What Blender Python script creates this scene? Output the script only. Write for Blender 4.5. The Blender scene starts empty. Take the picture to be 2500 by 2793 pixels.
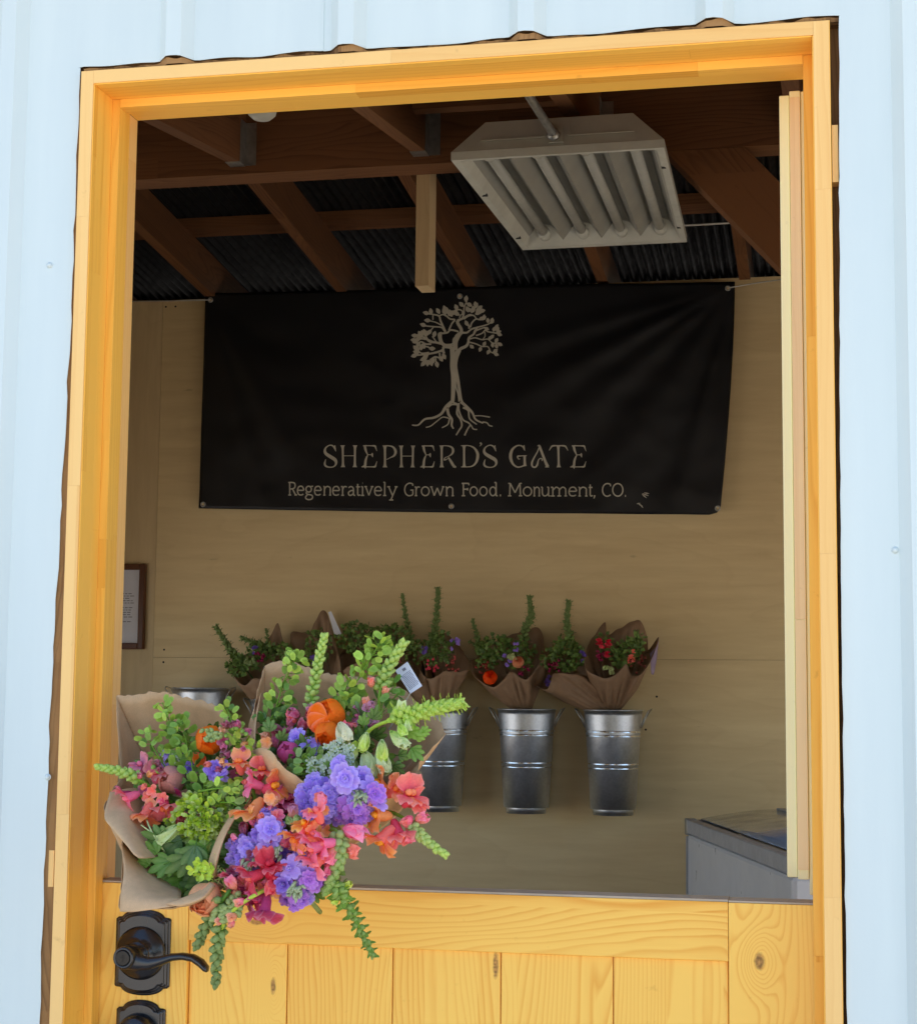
import bpy, math, random
from mathutils import Vector, Matrix, noise
R = math.radians
sc = bpy.context.scene
col = sc.collection
random.seed(7)

# ---------------------------------------------------------------- camera
F_PX, CX, CY, CZ, YAW, PIT, ROL = 4785.0, .924, -2.074, 1.255, .2074, .1078, .0096
W0, H0 = 2500.0, 2793.0
fw = Vector((-math.sin(YAW)*math.cos(PIT), math.cos(YAW)*math.cos(PIT), math.sin(PIT)))
rt = Vector((math.cos(YAW), math.sin(YAW), 0)); up = rt.cross(fw)
rt2 = rt*math.cos(ROL) + up*math.sin(ROL); up2 = -rt*math.sin(ROL) + up*math.cos(ROL)
CAM = Vector((CX, CY, CZ))
cam = bpy.data.cameras.new('camera'); co = bpy.data.objects.new('camera', cam); col.objects.link(co)
m = Matrix((rt2, up2, -fw)).transposed().to_4x4(); m.translation = CAM
co.matrix_world = m
cam.sensor_fit = 'VERTICAL'; cam.sensor_height = 24.0; cam.lens = 24.0*F_PX/H0
cam.clip_end = 500; cam.clip_start = .05
sc.camera = co
# ---------------------------------------------------------------- light
SUN_EL, SUN_AZ = 60.0, 22.0        # the sun stands high behind the shed
w = bpy.data.worlds.new("World"); sc.world = w; w.use_nodes = True
nt = w.node_tree; bg = nt.nodes['Background']
sky = nt.nodes.new('ShaderNodeTexSky'); sky.sky_type = 'NISHITA'; sky.sun_disc = False
sky.sun_elevation = R(SUN_EL); sky.sun_rotation = R(SUN_AZ); sky.dust_density = 1.5; sky.altitude = 300
nt.links.new(sky.outputs[0], bg.inputs[0]); bg.inputs[1].default_value = .15
sl = bpy.data.lights.new('sun', 'SUN'); sl.energy = 4.5; sl.angle = R(.53); sl.color = (1, .95, .87)
so = bpy.data.objects.new('sun', sl); col.objects.link(so)
sd = Vector((math.sin(R(SUN_AZ))*math.cos(R(SUN_EL)), math.cos(R(SUN_AZ))*math.cos(R(SUN_EL)), math.sin(R(SUN_EL))))
so.rotation_euler = sd.to_track_quat('Z', 'Y').to_euler(); so.location = (0, 0, 8)
sc.view_settings.view_transform = 'Standard'; sc.view_settings.look = 'None'
sc.view_settings.gamma = 1; sc.view_settings.exposure = 1.35
sc.cycles.max_bounces = 10; sc.cycles.diffuse_bounces = 6; sc.cycles.caustics_reflective = False; sc.cycles.caustics_refractive = False
sc.cycles.sample_clamp_indirect = 4

# ---------------------------------------------------------------- helpers
def at(px, py, Y):
    d = fw + rt2*((px-W0/2)/F_PX) - up2*((py-H0/2)/F_PX)
    return CAM + d*((Y-CY)/d.y)
def lin(r, g, b, k=1.0):
    f = lambda c: ((c/255+.055)/1.055)**2.4 if c > 10 else c/255/12.92
    return (min(1, f(r)*k), min(1, f(g)*k), min(1, f(b)*k), 1)
def mixc(a, b, t): return tuple(a[i]*(1-t)+b[i]*t for i in range(3)) + (1,)
def jit(c, s): 
    k = 1+random.uniform(-s, s)
    return tuple(max(0, min(1, c[i]*k*(1+random.uniform(-s, s)*.4))) for i in range(3)) + (1,)

class MB:
    def __init__(s): s.v = []; s.f = []; s.c = []; s.uv = []; s.mi = []; s.cc = (1, 1, 1, 1); s.m = 0; s.smooth = []; s.sm = False; s.hasuv = False
    def vert(s, p, c=None): s.v.append(tuple(p)); s.c.append(c or s.cc); return len(s.v)-1
    def face(s, idx, uv=None):
        s.f.append(tuple(idx)); s.uv.append(uv); s.mi.append(s.m); s.smooth.append(s.sm)
        if uv: s.hasuv = True
    def box(s, a, b, tone=None, off=None, along=None, M=None, shift=None):
        a = Vector(a); b = Vector(b); d = b-a
        if along is None: along = max(range(3), key=lambda i: d[i])
        if off is None: off = (random.uniform(0, 40), random.uniform(0, 40))
        if tone is None: tone = random.random()
        c = (tone, random.random(), 0, 1)
        P = [Vector((a.x if i & 1 == 0 else b.x, a.y if i & 2 == 0 else b.y, a.z if i & 4 == 0 else b.z)) for i in range(8)]
        base = len(s.v)
        for p in P: s.vert(M @ p if M else p, c)
        for q, ax in (((0, 2, 3, 1), 2), ((4, 5, 7, 6), 2), ((0, 1, 5, 4), 1), ((2, 6, 7, 3), 1), ((0, 4, 6, 2), 0), ((1, 3, 7, 5), 0)):
            oth = [i for i in range(3) if i != ax]
            if along in oth: va = along; ua = oth[0] if oth[1] == along else oth[1]; 
            else: ua, va = oth
            k = 0.0 if ax == 1 else .37*ax
            uv = [(P[i][ua]+off[0]+k, (P[i][va]+off[1]) if along in oth else P[i][va]*8+off[1]) for i in q]
            s.face([base+i for i in q], uv)
    def tube(s, pts, rad, n=6, cap=True, cols=None, flat=1.0):
        pts = [Vector(p) for p in pts]
        if not hasattr(rad, '__len__'): rad = [rad]*len(pts)
        prev = None; rings = []
        t0 = (pts[1]-pts[0]).normalized()
        nrm = t0.orthogonal().normalized()
        if abs(t0.z) < .9: nrm = (Vector((0, 0, 1))-t0*t0.z).normalized()
        for i, p in enumerate(pts):
            t = (pts[min(i+1, len(pts)-1)]-pts[max(i-1, 0)]).normalized()
            nrm = (nrm-t*nrm.dot(t)).normalized(); bn = t.cross(nrm)
            rings.append([s.vert(p+(nrm*math.cos(2*math.pi*k/n)*flat+bn*math.sin(2*math.pi*k/n))*rad[i], cols[i] if cols else None) for k in range(n)])
        for i in range(len(rings)-1):
            for k in range(n):
                s.face((rings[i][k], rings[i][(k+1) % n], rings[i+1][(k+1) % n], rings[i+1][k]))
        if cap: s.face(rings[0][::-1]); s.face(rings[-1])
    def lathe(s, prof, n=32, o=(0, 0, 0), cols=None):
        o = Vector(o); rings = []
        for i, (r, z) in enumerate(prof):
            rings.append([s.vert(o+Vector((r*math.cos(2*math.pi*k/n), r*math.sin(2*math.pi*k/n), z)), cols[i] if cols else None) for k in range(n)])
        for i in range(len(rings)-1):
            for k in range(n): s.face((rings[i][k], rings[i][(k+1) % n], rings[i+1][(k+1) % n], rings[i+1][k]))
    def prism(s, poly, o, ax, ay, az, depth, bev=0):
        # poly in (x,y) on plane o,ax,ay ; extruded along az
        o = Vector(o); ax = Vector(ax); ay = Vector(ay); az = Vector(az)
        cx = sum(p[0] for p in poly)/len(poly); cy = sum(p[1] for p in poly)/len(poly)
        lv = [(0, 1.0)] + ([(depth-bev, 1.0), (depth, 1-bev/(.5*max(max(p[0] for p in poly)-min(p[0] for p in poly), 1e-6)))] if bev else [(depth, 1.0)])
        rings = [[s.vert(o+ax*(cx+(x-cx)*k)+ay*(cy+(y-cy)*k)+az*h) for x, y in poly] for h, k in lv]
        n = len(poly)
        for i in range(len(rings)-1):
            for k in range(n): s.face((rings[i][k], rings[i][(k+1) % n], rings[i+1][(k+1) % n], rings[i+1][k]))
        s.face(rings[-1]); s.face(rings[0][::-1])
    def build(s, name, mats, parent=None, smooth=None, solid=0, bevel=0):
        me = bpy.data.meshes.new(name); me.from_pydata(s.v, [], s.f); 
        if not isinstance(mats, (list, tuple)): mats = [mats]
        for mt in mats: me.materials.append(mt)
        me.polygons.foreach_set('material_index', s.mi)
        me.polygons.foreach_set('use_smooth', s.smooth if smooth is None else [smooth]*len(s.f))
        ca = me.color_attributes.new('Col', 'FLOAT_COLOR', 'POINT')
        ca.data.foreach_set('color', [x for c in s.c for x in c])
        if s.hasuv:
            ul = me.uv_layers.new(name='UVMap'); k = 0; fl = []
            for f, uv in zip(s.f, s.uv):
                for j in range(len(f)): fl += list(uv[j]) if uv else [0.0, 0.0]
            ul.data.foreach_set('uv', fl)
        me.update()
        o = bpy.data.objects.new(name, me); col.objects.link(o)
        if parent: o.parent = parent
        if solid:
            md = o.modifiers.new('s', 'SOLIDIFY'); md.thickness = solid; md.offset = 0
        if bevel:
            md = o.modifiers.new('b', 'BEVEL'); md.width = bevel; md.segments = 2; md.limit_method = 'ANGLE'; md.angle_limit = R(40)
        return o
def tag(o, label=None, cat=None, group=None, kind=None):
    if label: o['label'] = label
    if cat: o['category'] = cat
    if group: o['group'] = group
    if kind: o['kind'] = kind
    return o
def empty(name, loc=(0, 0, 0)):
    # geometry is written in world coordinates; the parent empty carries the location and children are offset back
    o = bpy.data.objects.new(name, None); col.objects.link(o); o.location = loc; o.empty_display_size = .05
    return o
def adopt(root):
    # parts were made in world space: keep them there
    inv = Matrix.Translation(-root.location)
    for ch in root.children: ch.matrix_parent_inverse = inv

# ---------------------------------------------------------------- materials
def mat(name):
    mt = bpy.data.materials.new(name); mt.use_nodes = True; nt = mt.node_tree
    return mt, nt, nt.nodes['Principled BSDF']
class N:
    def __init__(s, nt): s.nt = nt
    def _in(s, sock, v):
        if hasattr(v, 'links'): s.nt.links.new(v, sock)
        else: sock.default_value = v
    def math(s, op, a, b=0.0, c=0.0):
        n = s.nt.nodes.new('ShaderNodeMath'); n.operation = op; s._in(n.inputs[0], a); s._in(n.inputs[1], b)
        if op in ('MULTIPLY_ADD', 'SMOOTH_MIN'): s._in(n.inputs[2], c)
        return n.outputs[0]
    def comb(s, x, y, z=0.0):
        n = s.nt.nodes.new('ShaderNodeCombineXYZ'); s._in(n.inputs[0], x); s._in(n.inputs[1], y); s._in(n.inputs[2], z); return n.outputs[0]
    def sep(s, v):
        n = s.nt.nodes.new('ShaderNodeSeparateXYZ'); s.nt.links.new(v, n.inputs[0]); return n.outputs
    def noise(s, vec, scale, detail=3, rough=.5):
        n = s.nt.nodes.new('ShaderNodeTexNoise'); s._in(n.inputs['Vector'], vec); n.inputs['Scale'].default_value = scale
        n.inputs['Detail'].default_value = detail; n.inputs['Roughness'].default_value = rough; return n.outputs['Fac']
    def ramp(s, fac, stops, interp='LINEAR'):
        n = s.nt.nodes.new('ShaderNodeValToRGB'); s._in(n.inputs[0], fac); cr = n.color_ramp; cr.interpolation = interp
        while len(cr.elements) < len(stops): cr.elements.new(.5)
        for e, (p, c) in zip(cr.elements, stops): e.position = p; e.color = c if len(c) == 4 else tuple(c)+(1,)
        return n.outputs[0]
    def mix(s, fac, a, b, mode='MIX'):
        n = s.nt.nodes.new('ShaderNodeMix'); n.data_type = 'RGBA'; n.blend_type = mode
        s._in(n.inputs[0], fac); s._in(n.inputs[6], a); s._in(n.inputs[7], b); return n.outputs[2]
    def obj(s): n = s.nt.nodes.new('ShaderNodeTexCoord'); return n.outputs['Object']
    def uv(s): n = s.nt.nodes.new('ShaderNodeTexCoord'); return n.outputs['UV']
    def attr(s): n = s.nt.nodes.new('ShaderNodeAttribute'); n.attribute_name = 'Col'; return n.outputs['Color']
    def bump(s, h, strength, dist, bsdf):
        n = s.nt.nodes.new('ShaderNodeBump'); n.inputs['Strength'].default_value = strength; n.inputs['Distance'].default_value = dist
        s._in(n.inputs['Height'], h); s.nt.links.new(n.outputs[0], bsdf.inputs['Normal'])
    def mapr(s, v, a, b, c=0.0, d=1.0):
        n = s.nt.nodes.new('ShaderNodeMapRange'); s._in(n.inputs[0], v); n.inputs[1].default_value = a; n.inputs[2].default_value = b
        n.inputs[3].default_value = c; n.inputs[4].default_value = d; return n.outputs[0]

def wood(name, light, dark, ring=.5, freq=190, tonev=.25, rough=.42, knots=(), fib=.12, coat=.0, joints=0, cathed=1.0, strip=.0667, joint=1.3):
    mt, nt, b = mat(name); n = N(nt)
    u, v, _ = n.sep(n.uv()); at_ = n.sep(n.attr())
    wn = nt.nodes.new('ShaderNodeTexWhiteNoise'); wn.noise_dimensions = '1D'
    nt.links.new(n.math('ADD', n.math('FLOOR', n.math('MULTIPLY', u, 1/strip)), n.math('MULTIPLY', n.math('FLOOR', n.math('MULTIPLY', n.math('ADD', v, n.math('MULTIPLY', n.math('FLOOR', n.math('MULTIPLY', u, 1/strip)), .37)), 1/joint)), 7.13)), wn.inputs['W'])
    srnd = wn.outputs['Value']; v = n.math('ADD', v, n.math('MULTIPLY', srnd, 17.0))
    nz = n.noise(n.comb(n.math('MULTIPLY', u, 5.0), n.math('MULTIPLY', v, .9)), 1.0, 2)
    nz2 = n.noise(n.comb(n.math('MULTIPLY', u, 30.0), n.math('MULTIPLY', v, 3.5)), 1.0, 2)
    nzb = n.noise(n.comb(n.math('MULTIPLY', u, 2.2), n.math('MULTIPLY', v, .55), 5.0), 1.0, 1)
    # growth rings cut along the board: distance from a wandering pith line
    ph = n.math('ADD', n.math('MULTIPLY', nz, .17*cathed), n.math('MULTIPLY', nz2, .014))
    ph = n.math('ADD', ph, n.math('MULTIPLY', u, .62))
    ph = n.math('ADD', ph, n.math('MULTIPLY', nzb, .10*cathed)); ph = n.math('ADD', ph, n.math('MULTIPLY', srnd, 3.0))
    kmask = None
    if knots:
        ox, oy, oz = n.sep(n.obj())
        for (kx, kz, rx, rz, amp) in knots:
            dx = n.math('MULTIPLY', n.math('SUBTRACT', ox, kx), 1/rx); dz = n.math('MULTIPLY', n.math('SUBTRACT', oz, kz), 1/rz)
            d2 = n.math('ADD', n.math('MULTIPLY', dx, dx), n.math('MULTIPLY', dz, dz))
            g = n.math('EXPONENT', n.math('MULTIPLY', d2, -.09), 0)
            ph = n.math('ADD', ph, n.math('MULTIPLY', g, amp))
            wob = n.math('ADD', d2, n.math('MULTIPLY', n.noise(n.obj(), 160.0, 2), 1.1))
            k1 = n.mapr(wob, .9, 1.9, 1.0, 0.0)
            kmask = k1 if kmask is None else n.math('MAXIMUM', kmask, k1)
    s_ = n.math('FRACT', n.math('MULTIPLY', ph, freq))
    ringv = n.ramp(s_, [(0, (0, 0, 0)), (.55, (.25, .25, .25)), (.86, (1, 1, 1)), (1, (0, 0, 0))])
    amp_n = n.noise(n.comb(n.math('MULTIPLY', u, 9.0), n.math('MULTIPLY', v, 1.1), 9.0), 1.0, 2)
    ringv = n.math('MULTIPLY', ringv, n.mapr(amp_n, .3, .7, .35, 1.0))
    fibv = n.noise(n.comb(n.math('MULTIPLY', u, 700.0), n.math('MULTIPLY', v, 14.0)), 1.0, 3)
    f = n.math('ADD', n.math('MULTIPLY', ringv, ring), n.math('MULTIPLY', n.math('SUBTRACT', srnd, .5), tonev*.9))
    f = n.math('ADD', f, n.math('MULTIPLY', n.math('SUBTRACT', fibv, .5), fib*2))
    f = n.math('ADD', f, n.math('MULTIPLY', n.math('SUBTRACT', at_[0], .5), tonev))
    f = n.math('ADD', f, n.math('MULTIPLY', n.math('SUBTRACT', n.noise(n.comb(n.math('MULTIPLY', u, 12.0), n.math('MULTIPLY', v, 2.5), 3.0), 1.0, 2), .5), .45))
    c = n.ramp(f, [(0, light), (1, dark)])
    if kmask is not None:
        kc = n.ramp(n.noise(n.obj(), 260.0, 2), [(.35, (.12, .045, .012)), (.65, (.50, .24, .06))])
        c = n.mix(n.math('MULTIPLY', kmask, .85), c, kc)
    # handling marks
    spot = n.noise(n.obj(), 38.0, 4, .7)
    c = n.mix(n.mapr(spot, .66, .82, 0, .35), c, (dark[0]*.5, dark[1]*.45, dark[2]*.5, 1))
    nt.links.new(c, b.inputs['Base Color'])
    b.inputs['Roughness'].default_value = rough; b.inputs['Specular IOR Level'].default_value = .3
    b.inputs['Coat Weight'].default_value = coat; b.inputs['Coat Roughness'].default_value = .3
    n.bump(n.math('ADD', fibv, n.math('MULTIPLY', ringv, .25)), .2, .0005, b)
    return mt
def plain(name, c, rough=.5, metal=0.0, var=.12, scale=20, bump=0.0, spec=.5):
    mt, nt, b = mat(name); n = N(nt)
    z = n.noise(n.obj(), scale, 4, .6)
    a = tuple(x*(1-var) for x in c[:3]); d = tuple(min(1, x*(1+var)) for x in c[:3])
    nt.links.new(n.ramp(z, [(.3, a), (.7, d)]), b.inputs['Base Color'])
    nt.links.new(n.mapr(n.noise(n.obj(), scale*2.7, 3), .3, .7, max(.02, rough-.08), rough+.08), b.inputs['Roughness'])
    b.inputs['Metallic'].default_value = metal; b.inputs['Specular IOR Level'].default_value = spec
    if bump: n.bump(n.noise(n.obj(), scale*3, 4), bump, .002, b)
    return mt
def leafy(name, trans=.3, rough=.5, spec=.35, veins=True):
    mt, nt, b = mat(name); n = N(nt)
    c = n.attr()
    z = n.noise(n.obj(), 420.0, 2, .6)
    c = n.mix(.35, c, n.mix(1.0, c, n.ramp(z, [(.3, (.88, .88, .88)), (.7, (1.4, 1.4, 1.4))]), 'MULTIPLY'))
    nt.links.new(c, b.inputs['Base Color']); b.inputs['Roughness'].default_value = rough; b.inputs['Specular IOR Level'].default_value = spec
    tr = nt.nodes.new('ShaderNodeBsdfTranslucent'); nt.links.new(c, tr.inputs[0])
    mx = nt.nodes.new('ShaderNodeMixShader'); mx.inputs[0].default_value = trans
    nt.links.new(b.outputs[0], mx.inputs[1]); nt.links.new(tr.outputs[0], mx.inputs[2])
    nt.links.new(mx.outputs[0], nt.nodes['Material Output'].inputs[0])
    n.bump(z, .35, .0008, b)
    return mt
def kraft_mat(name, base):
    mt, nt, b = mat(name); n = N(nt)
    o = n.obj()
    fib = n.noise(o, 900.0, 3, .7); mott = n.noise(o, 60.0, 4, .6)
    c = n.ramp(n.math('ADD', n.math('MULTIPLY', fib, .5), n.math('MULTIPLY', mott, .5)), [(.3, tuple(x*.8 for x in base)), (.7, tuple(min(1, x*1.12) for x in base))])
    nt.links.new(c, b.inputs['Base Color']); b.inputs['Roughness'].default_value = .62; b.inputs['Specular IOR Level'].default_value = .4
    tr = nt.nodes.new('ShaderNodeBsdfTranslucent'); nt.links.new(c, tr.inputs[0])
    mx = nt.nodes.new('ShaderNodeMixShader'); mx.inputs[0].default_value = .12
    nt.links.new(b.outputs[0], mx.inputs[1]); nt.links.new(tr.outputs[0], mx.inputs[2])
    nt.links.new(mx.outputs[0], nt.nodes['Material Output'].inputs[0])
    n.bump(n.math('ADD', n.math('MULTIPLY', fib, .3), n.noise(o, 35.0, 3, .6)), .35, .002, b)
    return mt

DY = .082                                     # outer face of the lower door leaf
kn = [at(745, 2690, DY+.006), at(700, 2515, DY), at(1360, 2625, DY+.006), at(2070, 2622, DY)]
M_door = wood('varnished_knotty_pine', (1.0, .60, .115), (.80, .31, .022), joint=60, ring=.72, freq=185, tonev=.3, rough=.40, coat=.08,
              knots=[(kn[0].x, kn[0].z, .0035, .010, .045), (kn[1].x, kn[1].z, .010, .0035, .03), (kn[2].x-.004, kn[2].z-.004, .0035, .016, .0), (kn[3].x, kn[3].z, .006, .010, .055)])
M_stile = wood('varnished_pine_stile', (1.0, .60, .115), (.80, .31, .022), joint=60, strip=5.0, ring=.66, freq=170, tonev=.3, rough=.40, coat=.08,
              knots=[(kn[3].x, kn[3].z, .006, .010, .05)])
M_jamb = wood('finger_jointed_pine', (.99, .56, .095), (.76, .33, .030), ring=.5, freq=150, tonev=.6, rough=.45, coat=.0, cathed=.35)
M_edge = wood('pale_pine_edge', (.95, .60, .22), (.78, .38, .09), ring=.22, freq=150, tonev=.6, rough=.5, cathed=.3)
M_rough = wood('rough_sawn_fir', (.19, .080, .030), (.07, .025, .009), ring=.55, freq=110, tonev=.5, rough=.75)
M_osb = wood('raw_brown_sheathing', (.36, .20, .08), (.12, .06, .025), ring=.6, freq=200, tonev=.9, rough=.9)
def plywood(name, light, dark):
    mt, nt, b = mat(name); n = N(nt); u, v, _ = n.sep(n.uv())
    a = n.noise(n.comb(n.math('MULTIPLY', u, 22.0), n.math('MULTIPLY', v, 2.2)), 1.0, 5, .62)
    d = n.noise(n.comb(n.math('MULTIPLY', u, 2.5), n.math('MULTIPLY', v, .8)), 1.0, 3)
    r = n.math('FRACT', n.math('MULTIPLY', n.math('ADD', n.math('MULTIPLY', d, 1.0), n.math('MULTIPLY', u, .35)), 9.0))
    r = n.ramp(r, [(0, (0, 0, 0)), (.8, (.3, .3, .3)), (.95, (1, 1, 1)), (1, (0, 0, 0))])
    f = n.math('ADD', n.math('MULTIPLY', a, .8), n.math('MULTIPLY', r, .08))
    c = n.ramp(f, [(.25, light), (.75, dark)])
    st = n.noise(n.comb(n.math('MULTIPLY', u, 40.0), n.math('MULTIPLY', v, 9.0), 2.0), 1.0, 3, .6)
    c = n.mix(n.mapr(st, .69, .78, 0, .4), c, (dark[0]*.4, dark[1]*.4, dark[2]*.4, 1))
    nt.links.new(c, b.inputs['Base Color']); b.inputs['Roughness'].default_value = .55
    n.bump(a, .15, .001, b); return mt
M_ply = plywood('birch_plywood', (.76, .60, .33), (.60, .435, .215))
M_ply2 = plywood('vertical_plywood', (.72, .565, .32), (.55, .40, .21))
def siding_mat():
    mt, nt, b = mat('white_painted_steel'); n = N(nt); o = n.obj(); x, y, z = n.sep(o)
    st = n.noise(n.comb(n.math('MULTIPLY', x, 14.0), n.math('MULTIPLY', z, 1.1)), 1.0, 4, .6)
    c = n.ramp(st, [(.3, (.62, .705, .695)), (.7, (.675, .76, .74))])
    d = n.noise(n.comb(n.math('MULTIPLY', x, 90.0), n.math('MULTIPLY', z, 6.0), 4.0), 1.0, 3, .7)
    c = n.mix(n.mapr(d, .6, .85, 0, .22), c, (.62, .66, .66, 1))
    nt.links.new(c, b.inputs['Base Color'])
    nt.links.new(n.mapr(st, .3, .7, .32, .45), b.inputs['Roughness'])
    n.bump(n.math('ADD', n.noise(o, 9.0, 2), n.math('MULTIPLY', n.noise(o, 240.0, 2), .05)), .25, .006, b)
    return mt
M_siding = siding_mat()
M_blacksteel = plain('oil_rubbed_black_metal', (.008, .008, .010), .28, .0, .1, 4, 0, .7)
M_galv = None
def galv():
    mt, nt, b = mat('galvanised_steel'); n = N(nt); o = n.obj()
    v = nt.nodes.new('ShaderNodeTexVoronoi'); nt.links.new(o, v.inputs['Vector']); v.inputs['Scale'].default_value = 160
    z = n.math('ADD', n.math('MULTIPLY', n.sep(v.outputs['Color'])[0], .22), n.math('MULTIPLY', n.noise(o, 30.0, 4, .6), .6))
    nt.links.new(n.ramp(z, [(.2, (.52, .55, .60)), (.7, (.74, .77, .82))]), b.inputs['Base Color'])
    nt.links.new(n.mapr(z, .2, .8, .38, .52), b.inputs['Roughness']); b.inputs['Metallic'].default_value = 1
    n.bump(n.noise(o, 9.0, 2), .1, .003, b)
    return mt
M_galv = galv()
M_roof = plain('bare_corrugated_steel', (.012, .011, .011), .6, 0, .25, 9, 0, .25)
M_zinc = plain('zinc_plate', (.42, .42, .40), .4, .9, .2, 50)
M_fixture = plain('aged_white_enamel', (.50, .50, .44), .45, 0, .1, 12)
M_reflector = plain('mirror_reflector', (.30, .30, .27), .5, .3, .05, 3)
M_lamp = plain('unlit_glass_tube', (.36, .36, .32), .5, 0, .05, 14)
M_black = plain('black_gap', (.01, .01, .012), .8)
M_banner = None
mt, nt, b = mat('black_vinyl'); n = N(nt); o = n.obj()
nt.links.new(n.ramp(n.noise(o, 3.0, 3), [(.3, (.0035, .0038, .005)), (.7, (.006, .006, .0075))]), b.inputs['Base Color'])
b.inputs['Roughness'].default_value = .45; b.inputs['Specular IOR Level'].default_value = .4
n.bump(n.noise(o, 700.0, 2), .12, .0006, b); M_banner = mt
M_print = plain('cream_banner_print', (.50, .47, .38), .55, 0, .06, 30)
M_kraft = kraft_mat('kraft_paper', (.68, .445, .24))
M_kraft_shaded = kraft_mat('kraft_paper_shaded', (.34, .21, .125))  # same kraft paper, the room's shade put into its colour
M_petal = leafy('petals', .27, .5)
M_leaf = leafy('leaves', .22, .45)
M_card = plain('white_card', (.72, .74, .84), .5, 0, .03, 20)
M_ink = plain('grey_ink', (.20, .20, .26), .6)
M_frz = plain('white_freezer_enamel', (.62, .63, .66), .35, 0, .04, 6)
M_frzgrey = plain('grey_freezer_trim', (.40, .41, .44), .4, .1, .1, 20)
M_ground = plain('pale_gravel', (.40, .36, .31), .9, 0, .25, 30, .3)
M_floor = plain('concrete_slab', (.34, .31, .27), .7, 0, .15, 6)
M_frame = wood('dark_walnut_frame', (.13, .045, .015), (.04, .012, .005), ring=.5, freq=160, tonev=.3, rough=.35)
M_cord_and_slit = plain('white_cord_and_slit', (.55, .53, .48), .7)
mt, nt, b = mat('freezer_glass'); b.inputs['Base Color'].default_value = (.45, .56, .75, 1); b.inputs['Roughness'].default_value = .06
b.inputs['Transmission Weight'].default_value = .35; b.inputs['IOR'].default_value = 1.6; M_glass = mt
n = N(nt); nt.links.new(n.mapr(n.noise(n.obj(), 12.0, 2), .3, .7, .04, .12), b.inputs['Roughness'])

# ---------------------------------------------------------------- ground
g = MB(); g.box((-60, -60, -.3), (60, 60, -.02)); tag(g.build('ground', M_ground), kind='structure')
# ---------------------------------------------------------------- the shed
WX0, WX1, BY, TOPZ = -1.8, 1.8, 4.55, 2.55
ZT = 2.072                                    # top of the door frame
shed = empty('shed', (0, 0, 0))
tag(shed, 'white ribbed metal farm stand shed with pine Dutch door, upper half open', 'shed')
fl = MB(); fl.box((WX0, .02, -.015), (WX1, BY, 0.0)); fl.build('floor', M_floor, shed)

# metal siding: ribbed steel sheet cut around the doorway
RIB = [(.108 + .2305*k) for k in range(-10, 9)]
def rib_y(x):
    y = .004
    for c in RIB:
        d = abs(x-c)
        if d < .0235: y = .004 - .015*min(1, (.0235-d)/.0135)
    if abs(x-.304) < .0012: y -= .0012
    return y
def prof_x(a, b):
    xs = [a, b]
    for c in RIB:
        for d in (-.0235, -.010, .010, .0235):
            if a < c+d < b: xs.append(c+d)
        for d in (.09, .14):
            if a < c+d < b: xs.append(c+d)
    for e in (-.0013, -.0011, .0011, .0013):
        if a < .304+e < b: xs.append(.304+e)
    return sorted(xs)
def edgeL(z):  # left cut
    g_ = .004 + .004*(1-z/2.1) + .0095*max(0, min(1, (1.75-z)/.5))
    return -.022 - g_ - .0022*noise.noise(Vector((0, 3.3, z*30))) - .0012*noise.noise(Vector((2, 3.3, z*90)))
def edgeR(z):
    return .936 + .004 + .0075*max(0, (z-1.3)/.8)**1.5 + .0012*noise.noise(Vector((4, 1.3, z*40)))
def edgeT(x):
    bump = max([max(0, 1-abs(x-c)/.03) for c in RIB])
    return ZT + .004 + .0035*(noise.noise(Vector((x*16, 7.7, 0)))+.5) + .004*bump
sdm = MB(); sdm.sm = False
def grid(xsf, zs):
    rows = []
    for z in zs:
        rows.append([sdm.vert((x, rib_y(x0), z)) for x, x0 in xsf(z)])
    for i in range(len(rows)-1):
        for j in range(len(rows[0])-1): sdm.face((rows[i][j], rows[i][j+1], rows[i+1][j+1], rows[i+1][j]))
zs = [0.0] + [.7+.02*k for k in range(70)]; zs = [z for z in zs if z < ZT-.01] + [ZT+.006]
xl = [x for x in prof_x(WX0, -.04)]; xr = [x for x in prof_x(.955, WX1)]
grid(lambda z: [(x, x) for x in xl] + [(edgeL(z), -.04)], zs)
grid(lambda z: [(edgeR(z), .955)] + [(x, x) for x in xr], zs)
xt = sorted(set(prof_x(WX0, WX1)) | set(-.03+.98*k/110 for k in range(111)))
r0 = [sdm.vert((x, rib_y(x), edgeT(x) if edgeL(ZT) < x < .948 else ZT+.006)) for x in xt]
r1 = [sdm.vert((x, rib_y(x), TOPZ)) for x in xt]
for j in range(len(xt)-1): sdm.face((r0[j], r0[j+1], r1[j+1], r1[j]))
sid = sdm.build('metal_siding', M_siding, shed, solid=.0008)
for (px, py) in ((133, 722), (2465, 597), (128, 2120), (2440, 1500)):
    p = at(px, py, 0); s_ = MB(); s_.lathe([(0, .0035), (.0020, .0032), (.0030, .002), (.0032, .0006), (.0042, .0003), (.0043, 0)], 14)
    for i, v in enumerate(s_.v): s_.v[i] = (p.x+v[0], .0035-v[2], p.z+v[1])
    s_.build('siding_screw', M_siding, sid, smooth=True)
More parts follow.
